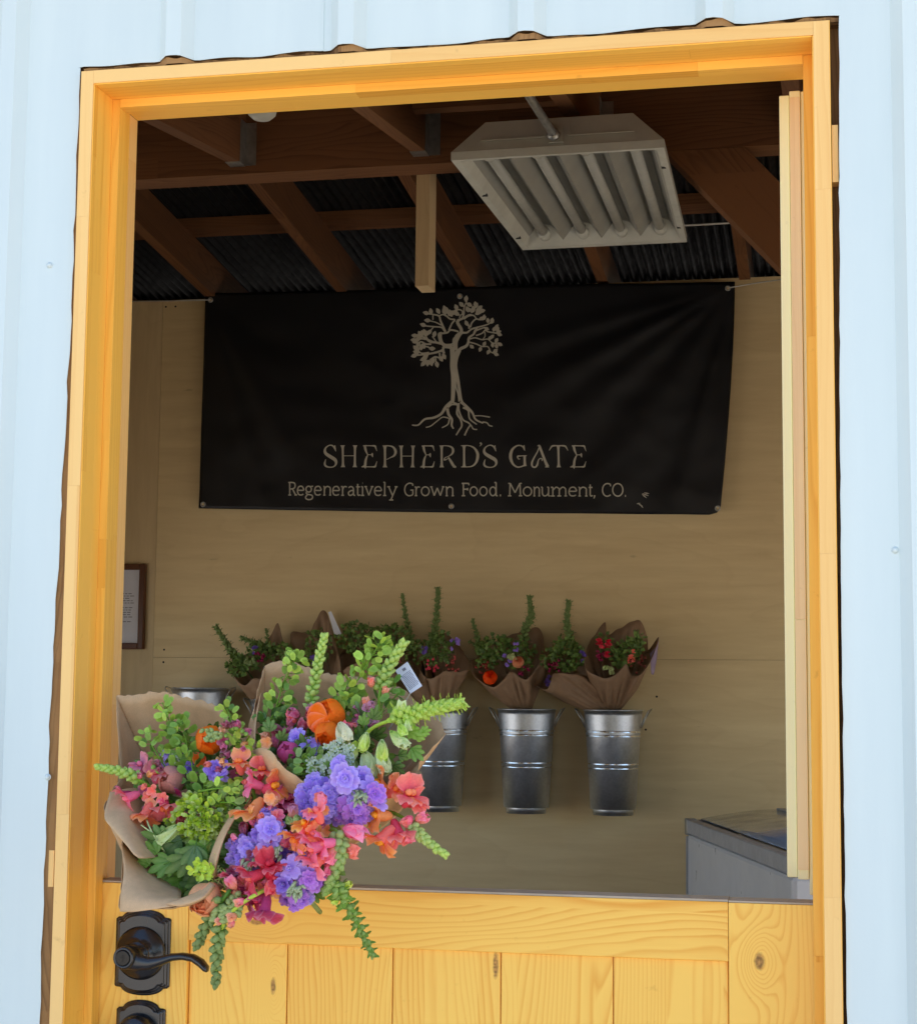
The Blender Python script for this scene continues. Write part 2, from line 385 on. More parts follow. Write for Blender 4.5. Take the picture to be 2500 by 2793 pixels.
# sheathing and framing behind the siding, seen in the ragged gaps
wf = MB()
wf.box((WX0, .012, 0), (-.034, .135, TOPZ)); wf.box((.953, .012, 0), (WX1, .135, TOPZ)); wf.box((-.034, .012, ZT+.016), (.953, .135, TOPZ), along=0)
wf.box((.9368, .030, 0), (.9528, .134, ZT+.012), along=2, tone=1.0); wf.box((-.0338, .016, 0), (-.0228, .134, ZT+.012), along=2, tone=.8); wf.box((-.0338, .018, ZT+.0005), (.9528, .134, ZT+.0155), along=0, tone=1.0)
fr = wf.build('wall_framing', M_osb, shed)
ch = MB()
prev = None
for k in range(331):   # chewed brown sheathing edge showing along the left cut
    z = .02+k*.0062; xe = edgeL(z)-.004; t_ = .5+.9*noise.noise(Vector((z*9, 1, 0)))
    if noise.noise(Vector((z*5.5, 8, 0))) > .32: t_ = -.4
    dp = .0015*noise.noise(Vector((z*60, 4, 0)))
    cur = (ch.vert((-.0224, .0105+dp, z), (t_, .2, 0, 1)), ch.vert((xe, .0062+dp, z), (t_, .5, 0, 1)))
    if prev: ch.face((prev[0], prev[1], cur[1], cur[0]), [(0, z-.006), (.014, z-.006), (.014, z), (0, z)])
    prev = cur
prev = None
for k in range(490):
    x = -.022+k*.00198; bump = max([max(0, min(1, (.0235-abs(x-c))/.0135)) for c in RIB]); h = edgeT(x)-ZT+.002+.004*bump
    t_ = .6+.9*noise.noise(Vector((x*14, 5, 0)))-.5*bump
    y = .0058-.0125*bump; cur = (ch.vert((x, y+.002, ZT+.0002), (t_, .2, 0, 1)), ch.vert((x, y, ZT+h*(.55+.45*noise.noise(Vector((x*50, 2, 0))))), (t_, .5, 0, 1)))
    if prev: ch.face((prev[0], prev[1], cur[1], cur[0]), [(x, 0), (x, .01), (x+.002, .01), (x+.002, 0)])
    prev = cur
ch.build('splintered_sheathing_edge', M_osb, fr)
c2 = MB(); c2.box((.9368, .009, 1.875), (.9440, .03, 1.945), tone=.6, along=2)
c2.build('wood_chip_edge', M_edge, fr); c2 = MB(); c2.box((-.034, .0075, 1.02), (-.027, .013, 1.065), tone=.1)
c2.build('wood_chip_edge', M_edge, fr)

# door frame of finger jointed boards
def jboard(mb, a, b, along, seglen=.42, ph=0.0):
    a = list(a); b = list(b); t = a[along]+ph*seglen+.05; cuts = [a[along]]
    while t < b[along]-.03: cuts.append(t); t += seglen*random.uniform(.7, 1.4)
    cuts.append(b[along])
    for i in range(len(cuts)-1):
        p = a[:]; q = b[:]; p[along] = cuts[i]; q[along] = cuts[i+1]-.00012
        mb.box(p, q, along=along)
df = MB()
JD = .145
jboard(df, (-.022, .0, 0), (-.003, .012, ZT), 2, .45, .3)          # left jamb, outer strip
jboard(df, (-.022, .0122, 0), (-.003, .0365, ZT), 2, .5, .1)
jboard(df, (-.022, .0367, 0), (-.003, .1185, ZT), 2, .6, .6)
jboard(df, (.915, .0, 0), (.936, .016, ZT), 2, .36, .2)
jboard(df, (.915, .0162, 0), (.936, JD, ZT), 2, .6, .6)
jboard(df, (-.0028, .0, ZT-.0195), (.9148, .014, ZT), 0, .9, .4)
jboard(df, (-.0028, .0142, ZT-.0195), (.9148, .05, ZT), 0, .9, .8)
jboard(df, (-.0028, .0502, ZT-.0195), (.9148, JD, ZT), 0, .9, .2)
dfo = df.build('door_frame', M_jamb, shed, bevel=.0002)
for a, b_, al in (((-.0028, .058, 0), (.008, .080, ZT-.020), 2), ((.9035, .058, 0), (.9148, .080, ZT-.020), 2), ((.0082, .058, ZT-.031), (.9033, .080, ZT-.0197), 0)):
    st = MB(); jboard(st, a, b_, al, .55, .5); st.build('door_stop', M_jamb, dfo, bevel=.0002)
fc = MB(); jboard(fc, (-.022, .1187, 0), (-.0028, JD, ZT-.0198), 2, .8, .3); jboard(fc, (-.0215, -.0022, 0), (-.0045, -.0002, ZT-.001), 2, .5, .4); jboard(fc, (.9165, -.0022, 0), (.9352, -.0002, ZT-.001), 2, .33, .6)
jboard(fc, (-.0043, -.0022, ZT-.018), (.9163, -.0002, ZT-.001), 0, .7, .5)
fc.build('frame_edge', M_edge, dfo)

# lower door leaf
ld = MB(); ZD = 1.0195; D1 = DY+.042
xs_ = [at(x, 2620, DY).x for x in (512, 780, 1068, 1363, 1670, 1985)]
zr0 = .9505; 
ld.box((.0, DY+.012, .02), (.9, D1, ZD-.002), tone=.5)
ldo = ld.build('lower_door', M_door, shed)
for i, (a, b_) in enumerate(((.0, xs_[0]-.0006), (xs_[5]+.0006, .9135))):
    q = MB(); q.box((a, DY, .01), (b_, DY+.0118, ZD), tone=(.25, .3)[i], off=((3.3, 9.1), (7.7, 21.4))[i]); q.build('door_stile', M_stile, ldo, bevel=.0008)
q = MB(); q.box((xs_[0], DY+.0004, zr0), (xs_[5], DY+.0118, ZD+.0006), tone=.45, along=0, off=(12.2, 5.0)); q.build('top_rail', M_door, ldo, bevel=.0008)
for i in range(5):
    q = MB(); q.box((xs_[i]+.0007, DY+.0065, .3), (xs_[i+1]-.0007, DY+.0117, zr0-.0003), tone=(.1, .55, .2, .3, .5)[i], off=(31.3*i+2, 11.9*i+4)); q.build('panel_board', M_door, ldo, bevel=.0009)
q = MB(); q.box((xs_[0]-.001, DY+.001, ZD+.0009), (xs_[5], D1, ZD+.0034), tone=.5, along=0); q.box((xs_[5]+.0006, DY+.001, ZD+.0004), (.9135, D1, ZD+.0024), tone=.2, along=0)
q.box((.0, DY+.001, ZD+.0004), (xs_[0]-.0014, D1, ZD+.0024), tone=.2, along=0)
q.build('top_edge_cap', plain('weathered_grey_edge', (.46, .38, .28), .8), ldo)

# escutcheon plates, lever and deadbolt
def arc(cx, cy, r, a0, a1, n=8): return [(cx+r*math.cos(R(a0+(a1-a0)*k/n)), cy+r*math.sin(R(a0+(a1-a0)*k/n))) for k in range(n+1)]
def plate_outline(w, h):  # arched top and bottom, notched shoulders
    a = w/2; sh = h/2
    top = [(a, sh-.014), (a, sh-.0125)] + [(a-.0035+.0035*math.cos(t), sh-.012+.0022*math.sin(t)) for t in (.6, 1.5)] + [(a-.008, sh-.0095)]
    top += [((a-.009)*math.cos(t), sh-.0100+.0100*math.sin(t)) for t in [math.pi*k/16 for k in range(1, 16)]]
    top += [(-x, y) for x, y in [(a-.008, sh-.0095), (a-.0035+.0035*math.cos(1.5), sh-.012+.0022*math.sin(1.5)), (a, sh-.0125), (a, sh-.014)]]
    return top + [(-x, -y) for x, y in top]
pc = at(391, 2597, DY)
def escutcheon(name, cx, cz, w, h, parent):
    q = MB()
    for sc_, y0, d in ((1.0, 0, .0035), (.93, .0035, .003), (.84, .0065, .0025)):
        pl = [(x*sc_, y*(sc_*.5+.5 if sc_ < 1 else 1)*(1 if sc_ == 1 else .985)) for x, y in plate_outline(w, h)]
        q.prism(pl, (cx, DY-y0, cz), (1, 0, 0), (0, 0, 1), (0, -1, 0), d, .0016)
    return q.build(name, M_blacksteel, parent, bevel=.0006)
pw = .074; phh = .1075
escutcheon('lever_backplate', pc.x, pc.z, pw, phh, ldo)
q = MB(); q.sm = True
prof = [(.0335, 0), (.033, .003), (.029, .0065), (.022, .010), (.0165, .0125), (.0165, .014), (.0150, .0155), (.0120, .016), (.0120, .034), (.0125, .047)]
q.lathe(prof, 40)
for i, v in enumerate(q.v): q.v[i] = (pc.x+v[0], DY-.009-v[2], pc.z+v[1])
q.build('lever_rose', M_blacksteel, ldo)
q = MB(); q.sm = True
HB = Vector((pc.x, DY-.058, pc.z+.0015))
q.lathe([(.0, -.011), (.0125, -.011), (.0138, -.008), (.0138, .006), (.0128, .0085), (.0105, .0092), (.0098, .0080), (.0, .0078)], 36)
for i, v in enumerate(q.v): q.v[i] = (HB.x+v[0], HB.y-v[2], HB.z+v[1])
n0 = len(q.v)
LV = [(.002, -.003, .010), (.016, -.0065, .0088), (.030, -.0072, .0070), (.044, -.0035, .0055), (.058, .0012, .0050), (.072, .0030, .0058), (.086, .0015, .0068), (.097, -.0040, .0066), (.1045, -.0105, .0050), (.107, -.0135, .0028)]
# sweep: tall near the hub, then a flat blade
rings = []
for i, (dx, dz, r) in enumerate(LV):
    c_ = HB + Vector((dx, .002+.006*math.sin(i/9*math.pi), dz)); t = Vector((LV[min(i+1, 9)][0]-LV[max(i-1, 0)][0], 0, LV[min(i+1, 9)][1]-LV[max(i-1, 0)][1])).normalized()
    nn = Vector((-t.z, 0, t.x)); k = i/9
    hz = (.0122, .0100, .0076, .0058, .0048, .0046, .0050, .0054, .0042, .0014)[i]; hy = .006+.003*k if i < 9 else .004
    rings.append([q.vert(c_+nn*hz*math.cos(a)+Vector((0, 1, 0))*hy*math.sin(a)) for a in [2*math.pi*j/14 for j in range(14)]])
for i in range(len(rings)-1):
    for j in range(14): q.face((rings[i][j], rings[i][(j+1) % 14], rings[i+1][(j+1) % 14], rings[i+1][j]))
q.face(rings[-1])
q.build('lever_handle', M_blacksteel, ldo)
q = MB(); 
q.lathe([(.0092, .0080), (.0092, .0095), (.0085, .0098), (.0, .0098)], 24)
for i, v in enumerate(q.v): q.v[i] = (HB.x+v[0], HB.y-v[2], HB.z+v[1])
q.box((HB.x-.0009, HB.y-.0106, HB.z-.0042), (HB.x+.0009, HB.y-.0099, HB.z+.0042)); q.box((HB.x-.0025, HB.y-.0106, HB.z+.0005), (HB.x+.0025, HB.y-.0099, HB.z+.0018))
q.build('keyhole', plain('worn_key_cylinder', (.03, .028, .026), .3, .8), ldo, bevel=.0003)
dz = at(391, 2731, DY).z-.036
escutcheon('deadbolt_plate', pc.x, dz, .066, .076, ldo)
q = MB(); q.sm = True; q.lathe([(.027, 0), (.0265, .006), (.024, .016), (.022, .019), (.0, .0195)], 40)
for i, v in enumerate(q.v): q.v[i] = (pc.x+v[0], DY-.009-v[2], dz+v[1]-.004)
q.build('deadbolt_cylinder', M_blacksteel, ldo)

# upper leaf, folded open into the room
q = MB(); q.box((.872, .151, 1.045), (.8845, 1.04, 2.035), tone=.0, along=2); q.box((.8848, .147, 1.043), (.8985, 1.04, 2.039), tone=.35, along=2); q.box((.8988, .149, 1.0245), (.9035, 1.04, 2.0385), tone=.2, along=2)
uo = q.build('upper_door', wood('pale_open_door_edge', (.97, .88, .50), (.84, .66, .32), ring=.3, freq=120, tonev=.4, rough=.5, cathed=.4), shed, bevel=.0012)
q = MB(); q.box((.885, .1455, 1.055), (.898, .1469, 1.36), tone=.3); q.box((.885, .1455, 1.361), (.898, .1469, 2.03), tone=.95)
q.build('hinge_edge_strip', wood('pinkish_edge', (.94, .70, .38), (.80, .52, .25), ring=.3, freq=160, tonev=.35, rough=.5, cathed=.4), uo)

# ---- room: partition, side walls, roof
PY = 3.95
pa = at(445, 820, PY); pb = at(440, 1793, PY)
q = MB(); q.box((pa.x+.0006, PY, pb.z+.0005), (WX1-.02, PY+.012, pa.z), along=0, off=(2.2, 3.1)); q.box((pa.x+.0006, PY, .0), (WX1-.02, PY+.012, pb.z-.0005), along=0, off=(9.2, 13.1))
pwall = q.build('back_plywood_wall', M_ply, shed)
q = MB(); q.box((WX0+.02, PY+.001, 0), (pa.x-.0006, PY+.012, pa.z), along=2, off=(5.0, 1.0)); q.build('side_plywood_sheet', M_ply2, pwall)
q = MB(); q.box((WX0+.02, PY+.0135, 0), (WX1-.02, PY+.05, pa.z-.01), along=0); q.build('wall_stud_backing', M_rough, pwall)
for px, py in ((453, 837), (479, 836), (448, 1772), (446, 1806), (1790, 1900), (1760, 1990), (1700, 2150)):
    p = at(px, py, PY); s_ = MB(); s_.lathe([(0, .0018), (.003, .0015), (.0038, 0)], 10)
    for i, v in enumerate(s_.v): s_.v[i] = (p.x+v[0], PY-.0002-v[2], p.z+v[1])
    s_.build('wall_screw', M_black, pwall)
def side_wall(x0, x1):
    q = MB(); y0, y1, z0, z1 = .6, 3.4, .30, 1.65  # unseen side openings, added and sized to let daylight into the room
    q.box((x0, .137, 0), (x1, BY, z0), along=1); q.box((x0, .137, z0), (x1, y0, z1)); q.box((x0, y1, z0), (x1, BY, z1)); q.box((x0, .137, z1), (x1, BY, 3.0), along=1)
    return q.build('side_wall', M_ply, shed)
side_wall(WX0, WX0+.02); side_wall(WX1-.02, WX1)
q = MB(); q.box((WX0, BY-.02, 0), (WX1, BY, 2.75)); q.build('rear_wall', M_rough, shed)
q = MB(); q.box((WX0+.03, .1365, 0), (-.03, .142, 2.44), along=0); q.box((.955, .1365, 0), (WX1-.03, .142, 2.44), along=0); q.build('front_wall_lining', M_ply, shed)
RB = 2.25
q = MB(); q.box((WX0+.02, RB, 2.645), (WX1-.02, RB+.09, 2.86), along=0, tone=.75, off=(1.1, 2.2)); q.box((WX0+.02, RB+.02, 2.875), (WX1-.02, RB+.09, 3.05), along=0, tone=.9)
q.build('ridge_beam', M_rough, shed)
SF = .14                                      # slopes
for i, X in enumerate((-1.57, -1.08, -.593, -.093, .358, .86, 1.35)):   # front rafters rise to the beam
    y0, y1 = .137, RB-.001; z1 = 2.672; z0 = z1-SF*(y1-y0); h = .19
    q = MB(); Mx = Matrix(((1, 0, 0, 0), (0, 1, 0, 0), (0, SF, 1, z0-SF*y0), (0, 0, 0, 1)))
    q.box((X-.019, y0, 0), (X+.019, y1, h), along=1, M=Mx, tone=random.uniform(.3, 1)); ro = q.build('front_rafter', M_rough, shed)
    q = MB(); q.box((X-.021, RB-.045, z1-.006), (X-.0195, RB-.002, z1+.11)); q.box((X+.0195, RB-.045, z1-.006), (X+.021, RB-.002, z1+.11)); q.box((X-.021, RB-.045, z1-.0075), (X+.021, RB-.002, z1-.0062)); q.box((X+.021, RB-.004, z1-.006), (X+.05, RB-.0025, z1+.11))
    q.build('joist_hanger', M_zinc, ro)
q = MB(); za = 2.672-SF*(RB-.137)+.192
q.v = []; 
Mx = Matrix(((1, 0, 0, 0), (0, 1, 0, 0), (0, SF, 1, za-SF*.137), (0, 0, 0, 1)))
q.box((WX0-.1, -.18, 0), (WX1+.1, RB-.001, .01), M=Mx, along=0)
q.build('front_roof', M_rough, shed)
SB = .10
def zb(Y): return 2.722+(3.9-Y)*SB
for i, X in enumerate((-1.74, -1.27, -.772, -.30, .17, .66, 1.13, 1.6)):
    y0, y1 = RB+.092, BY-.021; h = .14
    q = MB(); Mx = Matrix(((1, 0, 0, 0), (0, 1, 0, 0), (0, -SB, 1, zb(0)), (0, 0, 0, 1)))
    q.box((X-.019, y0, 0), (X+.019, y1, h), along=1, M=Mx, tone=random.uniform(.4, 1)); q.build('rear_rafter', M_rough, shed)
for Y in (2.55, 3.60):
    q = MB(); Mx = Matrix(((1, 0, 0, 0), (0, 1, 0, 0), (0, -SB, 1, zb(0)), (0, 0, 0, 1)))
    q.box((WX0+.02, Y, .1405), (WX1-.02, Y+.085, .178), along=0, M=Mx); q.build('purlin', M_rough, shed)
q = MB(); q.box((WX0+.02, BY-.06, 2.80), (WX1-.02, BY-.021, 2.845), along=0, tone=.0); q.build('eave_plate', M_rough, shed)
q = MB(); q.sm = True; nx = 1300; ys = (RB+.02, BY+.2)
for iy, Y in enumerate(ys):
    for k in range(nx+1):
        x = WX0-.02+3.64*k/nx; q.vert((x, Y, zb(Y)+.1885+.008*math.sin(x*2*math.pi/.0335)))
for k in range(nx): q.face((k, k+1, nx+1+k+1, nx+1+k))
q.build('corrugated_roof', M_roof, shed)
# post under the ridge, blocking, knee brace
q = MB(); q.box((-.128, RB+.0925, 2.345), (-.092, RB+.172, 2.80), along=2, tone=.0); q.build('hanging_post', wood('pale_stud', (.55, .40, .22), (.36, .22, .10), ring=.4, freq=120, rough=.7), shed)
a = at(1055, 330, RB-.04); 
q = MB(); q.box((-.072, RB-.20, a.z-.03), (.337, RB-.16, a.z+.035), along=0, tone=.1); q.build('blocking', M_rough, shed)
q = MB(); bl, bd = at(1815, 404, RB+.02), at(2125, 720, RB+.02); sl_ = (bd.z-bl.z)/(bd.x-bl.x); tr_ = at(2030, 404, RB+.02)
XE = 1.775; zz_ = bl.z
P_ = [Vector((bl.x, 0, 2.6440)), Vector((tr_.x, 0, 2.6440)), Vector((XE, 0, 2.644+sl_*(XE-tr_.x))), Vector((XE, 0, 2.644+sl_*(XE-bl.x)))]
ids = [[q.vert(p+Vector((0, RB+y, 0)), (.15, .5, 0, 1)) for p in P_] for y in (.0, .08)]
uvq = [(0, 0), (.14, 0), (.14, 1.6), (0, 1.6)]
q.face(ids[0][::-1], [(0.0, 0.2), (0.0, 1.6), (.14, 1.6), (.14, 0.0)]); q.face(ids[1], uvq)
for k in range(4): q.face((ids[0][k], ids[0][(k+1) % 4], ids[1][(k+1) % 4], ids[1][k]), [(.3, 0), (.3, 1.6), (.38, 1.6), (.38, 0)])
q.build('knee_brace', M_rough, shed)
q = MB(); q.tube([at(1780, 620, 3.3), at(2080, 603, 3.3)], .0028, 8); tag(q.build('daylight_slit', M_cord_and_slit), 'thin pale rod standing for a slit of daylight under the dark roof right of the light fixture', 'daylight_slit')  # pale rod added in place of a slit of daylight under the roof
p = at(715, 305, 1.2); q = MB(); q.sm = True
q.lathe([(0, -.030), (.018, -.027), (.028, -.018), (.031, -.004), (.029, .006), (.034, .008), (.034, .02), (.0, .02)], 24, (p.x, p.y, p.z+.012)); q.lathe([(.03, .02), (.03, .3)], 16, (p.x, p.y, p.z+.012))
tag(q.build('ceiling_bulb_holder', M_fixture), 'small white round ceiling fitting just peeking below the door head', 'ceiling light')

# ---------------------------------------------------------------- light fixture
fx = empty('light_fixture', at(1500, 420, 1.7)); tag(fx, 'large white four tube fluorescent light fixture, switched off, hanging under the rafters', 'light fixture')
NL, NR, FL, FR = at(1230, 437, 1.7), at(1810, 402, 1.7), at(1425, 682, 2.75), at(1872, 660, 2.75)
def FP(u, v, h):  # u across 0..1, v along 0..1, h up
    p = NL.lerp(NR, u).lerp(FL.lerp(FR, u), v); return p+Vector((0, 0, h))
def fquad(q, pts): q.face([q.vert(FP(*p)) for p in pts])
q = MB()
b0, b1 = .035, .965
for a, b_, c_, d_ in (((0, 0), (1, 0), (b1, .02), (b0, .02)), ((1, 0), (1, 1), (b1, .98), (b1, .02)), ((1, 1), (0, 1), (b0, .98), (b1, .98)), ((0, 1), (0, 0), (b0, .02), (b0, .98))):
    fquad(q, [(a[0], a[1], 0), (b_[0], b_[1], 0), (c_[0], c_[1], .002), (d_[0], d_[1], .002)])
    fquad(q, [(a[0], a[1], 0), (b_[0], b_[1], 0), (b_[0], b_[1], .018), (a[0], a[1], .018)])
# sloped outer housing up to a narrower top
T = [(0.15, .035, .093), (.85, .035, .093), (.85, .965, .093), (.15, .965, .093)]; Bq = [(0, 0, .018), (1, 0, .018), (1, 1, .018), (0, 1, .018)]
for i in range(4): fquad(q, [Bq[i], Bq[(i+1) % 4], T[(i+1) % 4], T[i]])
fquad(q, T)
hs = q.build('housing', M_fixture, fx, solid=.001)
q = MB(); # raised embossing and bracket on the near end
def EP(u, h, o): # near sloped end face
    p = FP(u*(.70+.30*(1-h))+(.15*h) if False else (.15*h+u*(1-.3*h)), .035*h, .018+.075*h); return p+Vector((0, -.004-o, 0))
for (u0, u1, h0, h1) in ((.10, .44, .32, .36), (.56, .90, .32, .36), (.43, .45, .36, .78), (.555, .575, .36, .78), (.465, .535, .10, .62)):
    ids = [q.vert(EP(*t)) for t in ((u0, h0, .0), (u1, h0, .0), (u1, h1, .0), (u0, h1, .0))]+[q.vert(EP(*t)) for t in ((u0, h0, .004), (u1, h0, .004), (u1, h1, .004), (u0, h1, .004))]
    q.face(ids[4:]); [q.face((ids[k], ids[(k+1) % 4], ids[4+(k+1) % 4], ids[4+k])) for k in range(4)]
q.build('end_bracket', M_fixture, hs)
q = MB(); # reflector troughs
U = [b0]; H = [.012]; n_ = 4; wdt = (b1-b0)/n_
prev = None; rows = []
segs = []
for k in range(n_):
    a = b0+wdt*k
    for t, h in ((0, .010), (.14, .030), (.28, .052), (.5, .060), (.72, .052), (.86, .030)): segs.append((a+wdt*t, h))
segs.append((b1, .010))
for v in (.06, .94): rows.append([q.vert(FP(u, v, h)) for u, h in segs])
for j in range(len(segs)-1): q.face((rows[0][j], rows[0][j+1], rows[1][j+1], rows[1][j]))
q.build('reflector', M_reflector, hs)
q = MB()
for v0, v1 in ((.02, .06), (.98, .94)):   # end plates
    ids = [[q.vert(FP(u, v0, .002)) for u in (b0, b1)], [q.vert(FP(u, v1, .058)) for u in (b0+.03, b1-.03)]]
    q.face((ids[0][0], ids[0][1], ids[1][1], ids[1][0]))
for u0, u1 in ((b0, b0+.03), (b1, b1-.03)):
    ids = [[q.vert(FP(u0, v, .002)) for v in (.02, .98)], [q.vert(FP(u1, v, .03)) for v in (.06, .94)]]
    q.face((ids[0][0], ids[0][1], ids[1][1], ids[1][0]))
q.build('inner_rim', M_fixture, hs)
for k in range(4):
    uu = b0+wdt*(k+.5); q = MB(); q.sm = True
    q.tube([FP(uu, .07, .032), FP(uu, .93, .032)], .0128, 14); q.build('lamp_tube', M_lamp, fx)
    q = MB(); q.sm = True
    for v in (.035, .915): q.tube([FP(uu, v, .032), FP(uu, v+.05, .032)], [.017, .0175], 14)
    q.build('lamp_socket', M_fixture, fx)
for u, v in ((.0, .35), (.0, .85), (1.0, .18), (1.0, .82)):
    q = MB(); p = FP(u, v, .004); s = 1 if u < .5 else -1
    q.box(p+Vector((-.001+s*.006, -.012, -.004)), p+Vector((.001+s*.018, .004, 0))); q.build('lens_clip', M_black, fx)
q = MB(); q.sm = True; q.tube([at(1512, 372, 1.71), at(1435, 250, 1.45), at(1390, 175, 1.3)], .0095, 14); q.build('conduit', M_zinc, fx)
q = MB(); q.sm = True; a = at(1512, 372, 1.71); b_ = at(1506, 362, 1.685); q.tube([a, b_], .014, 14); q.build('conduit_collar', M_zinc, fx)
adopt(fx)

# ---------------------------------------------------------------- banner
BNY = 3.90
def bilerp(u, v):
    x0 = 560-17*v; x1 = 2003-41*v**1.6 
    px = x0+(x1-x0)*u
    py = (800-32*u-4*math.sin(math.pi*u)+3*math.sin(math.pi*u))*(1-v)+(1387+17*u+3*math.sin(math.pi*u))*v
    return px, py
def fold(px, py):
    # creases radiating from the hung corners
    d = 0.0
    for cx, cy, s, arr in ((560, 805, 1, ((62, .011, 7), (74, .009, 5), (50, .007, 9), (84, .006, 5))), (2003, 770, -1, ((152, .013, 5), (140, .010, 6), (122, .010, 8), (104, .010, 4), (163, .006, 4)))):
        dx, dy = px-cx, py-cy; r = math.hypot(dx, dy)+1e-6; a = math.degrees(math.atan2(dy, dx))
        for (ang, amp, wd) in arr:
            k = math.exp(-((a-ang)/wd)**2)*min(1, r/160)*math.exp(-((r-430)/430)**2)
            d -= amp*k
    d += .005*noise.noise(Vector((px/210, py/150, 2)))+.0025*noise.noise(Vector((px/70, py/60, 5)))
    d += .008*math.sin((px-560)/1450*math.pi*2.2)
    return d
def BS(px, py, o=0.0):
    p = at(px, py, BNY); p2 = p.copy(); p2.y += fold(px, py)-o
    return p2
ban = empty('banner', at(1270, 1100, BNY)); tag(ban, 'black vinyl banner with cream tree emblem and farm name, strung on the plywood wall', 'banner')
q = MB(); q.sm = True; NU, NV = 150, 70
for j in range(NV+1):
    for i in range(NU+1):
        u, v = i/NU, j/NV
        px, py = bilerp(u, v)
        if v > .97 and u > .98: px -= 8*(u-.98)/.02*(v-.97)/.03; py -= 6*(u-.98)/.02*(v-.97)/.03
        q.vert(BS(px, py))
for j in range(NV):
    for i in range(NU): k = j*(NU+1)+i; q.face((k, k+1, k+NU+2, k+NU+1))
q.build('vinyl_sheet', M_banner, ban, solid=.0008)
def hem(q, pts, wd):
    pass
for px, py in ((574, 818), (1254, 808), (1984, 786), (555, 1376), (1231, 1381), (1956, 1386)):
    p = BS(px, py); s_ = MB(); s_.sm = True
    s_.lathe([(.0048, .0012), (.0058, .0036), (.0078, .0040), (.0098, .0030), (.0102, .0008)], 20)
    for i, v in enumerate(s_.v): s_.v[i] = (p.x+v[0], p.y-v[2], p.z+v[1])
    n0 = len(s_.v); s_.m = 1; s_.lathe([(0, .0010), (.0048, .0011)], 12)
    for i in range(n0, len(s_.v)): v = s_.v[i]; s_.v[i] = (p.x+v[0], p.y-v[2], p.z+v[1])
    s_.build('grommet', [M_zinc, M_ply], ban)
for pts in (((574, 818), (463, 821), (340, 822)), ((1984, 786), (2060, 772), (2140, 761))):
    q = MB(); q.sm = True; q.tube([BS(*pts[0], .004)] + [at(x, y, BNY) for x, y in pts[1:]], .0022, 6); q.build('hanging_string', M_cord_and_slit, ban)

def catm(pts, sub=6):
    out = []; n_ = len(pts)
    for i in range(n_-1):
        p0 = pts[max(i-1, 0)]; p1 = pts[i]; p2 = pts[i+1]; p3 = pts[min(i+2, n_-1)]
        for k in range(sub):
            t = k/sub
            out.append(tuple(.5*((2*p1[d])+(-p0[d]+p2[d])*t+(2*p0[d]-5*p1[d]+4*p2[d]-p3[d])*t*t+(-p0[d]+3*p1[d]-3*p2[d]+p3[d])*t**3) for d in range(len(p1))))
    out.append(tuple(pts[-1])); return out
def ribbon(q, pts, off=.0018):
    # pts: (px, py, halfwidth px)
    L = len(pts); prev = None
    for i, (x, y, h) in enumerate(pts):
        a = pts[max(i-1, 0)]; b_ = pts[min(i+1, L-1)]; dx, dy = b_[0]-a[0], b_[1]-a[1]; l = math.hypot(dx, dy)+1e-9
        nx, ny = -dy/l, dx/l
        cur = (q.vert(BS(x+nx*h, y+ny*h, off)), q.vert(BS(x-nx*h, y-ny*h, off)))
        if prev: q.face((prev[0], prev[1], cur[1], cur[0]))
        prev = cur
def poly_face(q, pts, off=.0013): q.face([q.vert(BS(x, y, off)) for x, y in pts])
